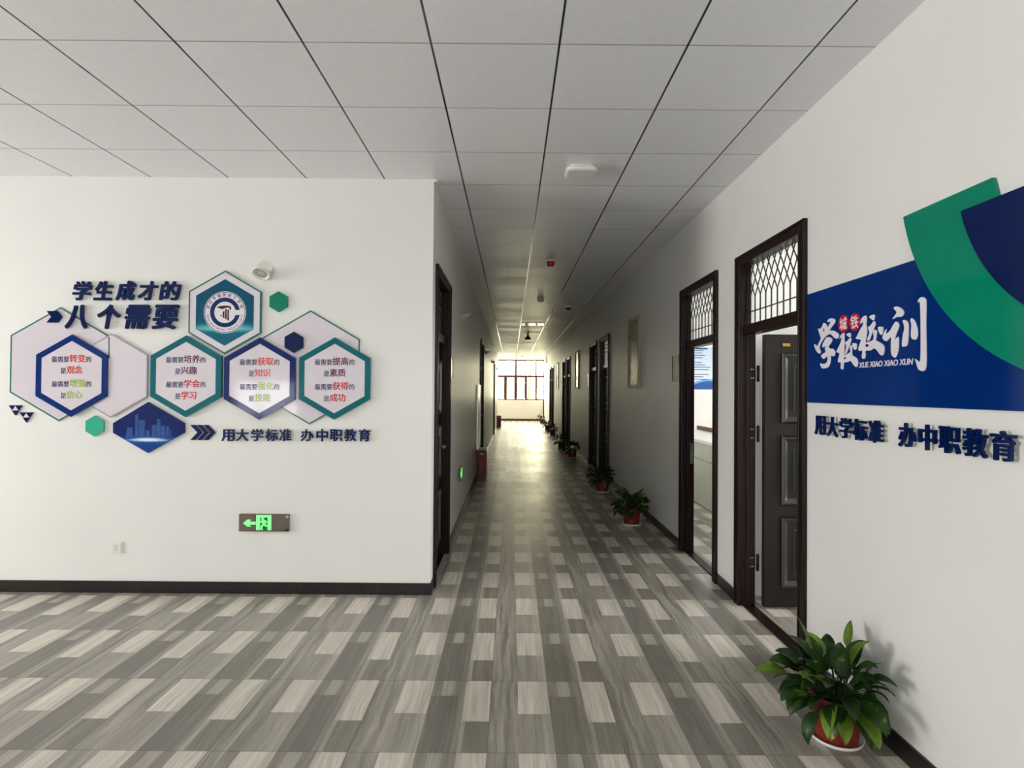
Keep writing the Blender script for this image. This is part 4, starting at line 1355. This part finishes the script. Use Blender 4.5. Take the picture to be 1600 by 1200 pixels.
PLANTS = [((1.482, 2.565), 'large leafy green plant in terracotta pot below the blue motto board', 84),
          ((1.42, 6.62), 'dark potted plant second from the front, before the picture', 60),
          ((1.42, 8.75), 'potted plant third from the front, beside the closed door pair', 60),
          ((1.43, 13.15), 'fourth potted plant from the front, right of two touching plants', 48),
          ((1.36, 15.10), 'fifth potted plant, left of two touching plants mid corridor', 48),
          ((1.45, 19.60), 'sixth potted plant along the right wall, farther down', 40),
          ((1.42, 22.00), 'seventh potted plant, next to last by the right wall', 40),
          ((1.45, 26.70), 'farthest potted plant, sunlit pale green by the end window', 40)]
pot_mesh = {}
for i, ((x_, y_), lab, nl) in enumerate(PLANTS):
    t = thing('potted_plant', (x_, y_, 0), lab, 'potted plant', 'potted plants along the right wall')
    if i == 0:
        pot_parts(t); first_parts = list(t.children)
    else:
        for ch in first_parts:
            c = ch.copy(); COL.objects.link(c); c.parent = t
    lv = random_leaves(11 + i * 10, nl)
    if i == 0:
        lv += [(2.95, 1.18, .22, .165, .070, .05, .2), (.6, 1.05, .22, .15, .055, .7, .3), (-1.5, -.1, .11, .17, .082, 1.3, 0), (-1.95, -.15, .10, .16, .0751, 1.4, .3),
               (3.1, .30, .21, .16, .0781, .8, .2)]
    make_foliage(3 + i, lv, RX - x_ - .012).build('foliage', [M['foliage'], M['youngleaf']], t)

# ================================================================ OUTSIDE THE END WINDOW
struct(MB().box(-40, 40, END_Y + .5, 120, -4.2, -4.0), 'ground', M['ground'], 'pale paved yard beyond the end window', 'ground')
t = thing('neighbouring_building', (-3.2, 47, -4), 'washed out white building with blue-grey windows outside the end window', 'building')
MB().box(-9, 4.2, 0, 6, 0, 14).build('facade', M['extwall'], t)
for zf in (2.3, 5.0, 8.0):
    for k in range(-4, 3):
        x0 = k * 1.75 - .2
        w = MB(); w.box(x0, x0 + 1.15, -.04, .02, zf, zf + 1.75); wo = w.build('window', M['extglass'], t)
        f = MB(); f.box(x0 + .54, x0 + .61, -.07, -.04, zf, zf + 1.75).box(x0 - .06, x0, -.07, .0, zf - .06, zf + 1.81).box(x0 + 1.15, x0 + 1.21, -.07, 0, zf - .06, zf + 1.81)
        f.box(x0, x0 + 1.15, -.07, -.04, zf + 1.2, zf + 1.26); f.build('window_bar', M['extwall'], wo)
t = thing('yard_tree', (1.25, 41, -4), 'sunlit yellow-green tree outside the end window', 'tree')
tk = MB(); tk.tube([(0, 0, 0), (.05, .1, 2.2), (-.1, 0, 4.2), (.1, 0, 6.2), (.2, .1, 8.2)], [.16, .13, .10, .07, .03], 8)
random.seed(8); tips = []
for i in range(16):
    z = 3.6 + i * .32; a_ = i * 2.4; L_ = random.uniform(.8, 1.5)
    b_ = V((math.cos(a_) * L_, math.sin(a_) * L_, z + random.uniform(.4, .9))); tk.tube([(0, 0, z), tuple(b_ * .5 + V((0, 0, z)) * .5 + V((0, 0, .1)) * 0), tuple(b_)], [.04, .025, .012], 5); tips.append(b_)
tk.build('trunk', M['bark'], t)
fo = MB()
for b_ in tips:
    for k in range(34):
        c = b_ + V((random.gauss(0, .34), random.gauss(0, .34), random.gauss(0, .26)))
        d = V((random.uniform(-1, 1), random.uniform(-1, 1), random.uniform(-.6, .4))).normalized(); s_ = d.cross(V((0, 0, 1))).normalized() * .05; L_ = .15
        n_ = len(fo.v); fo.v += [tuple(c), tuple(c + d * L_ * .5 + s_), tuple(c + d * L_), tuple(c + d * L_ * .5 - s_)]; fo.face((n_, n_ + 1, n_ + 2, n_ + 3))
fo.build('foliage', M['treeleaf'], t)
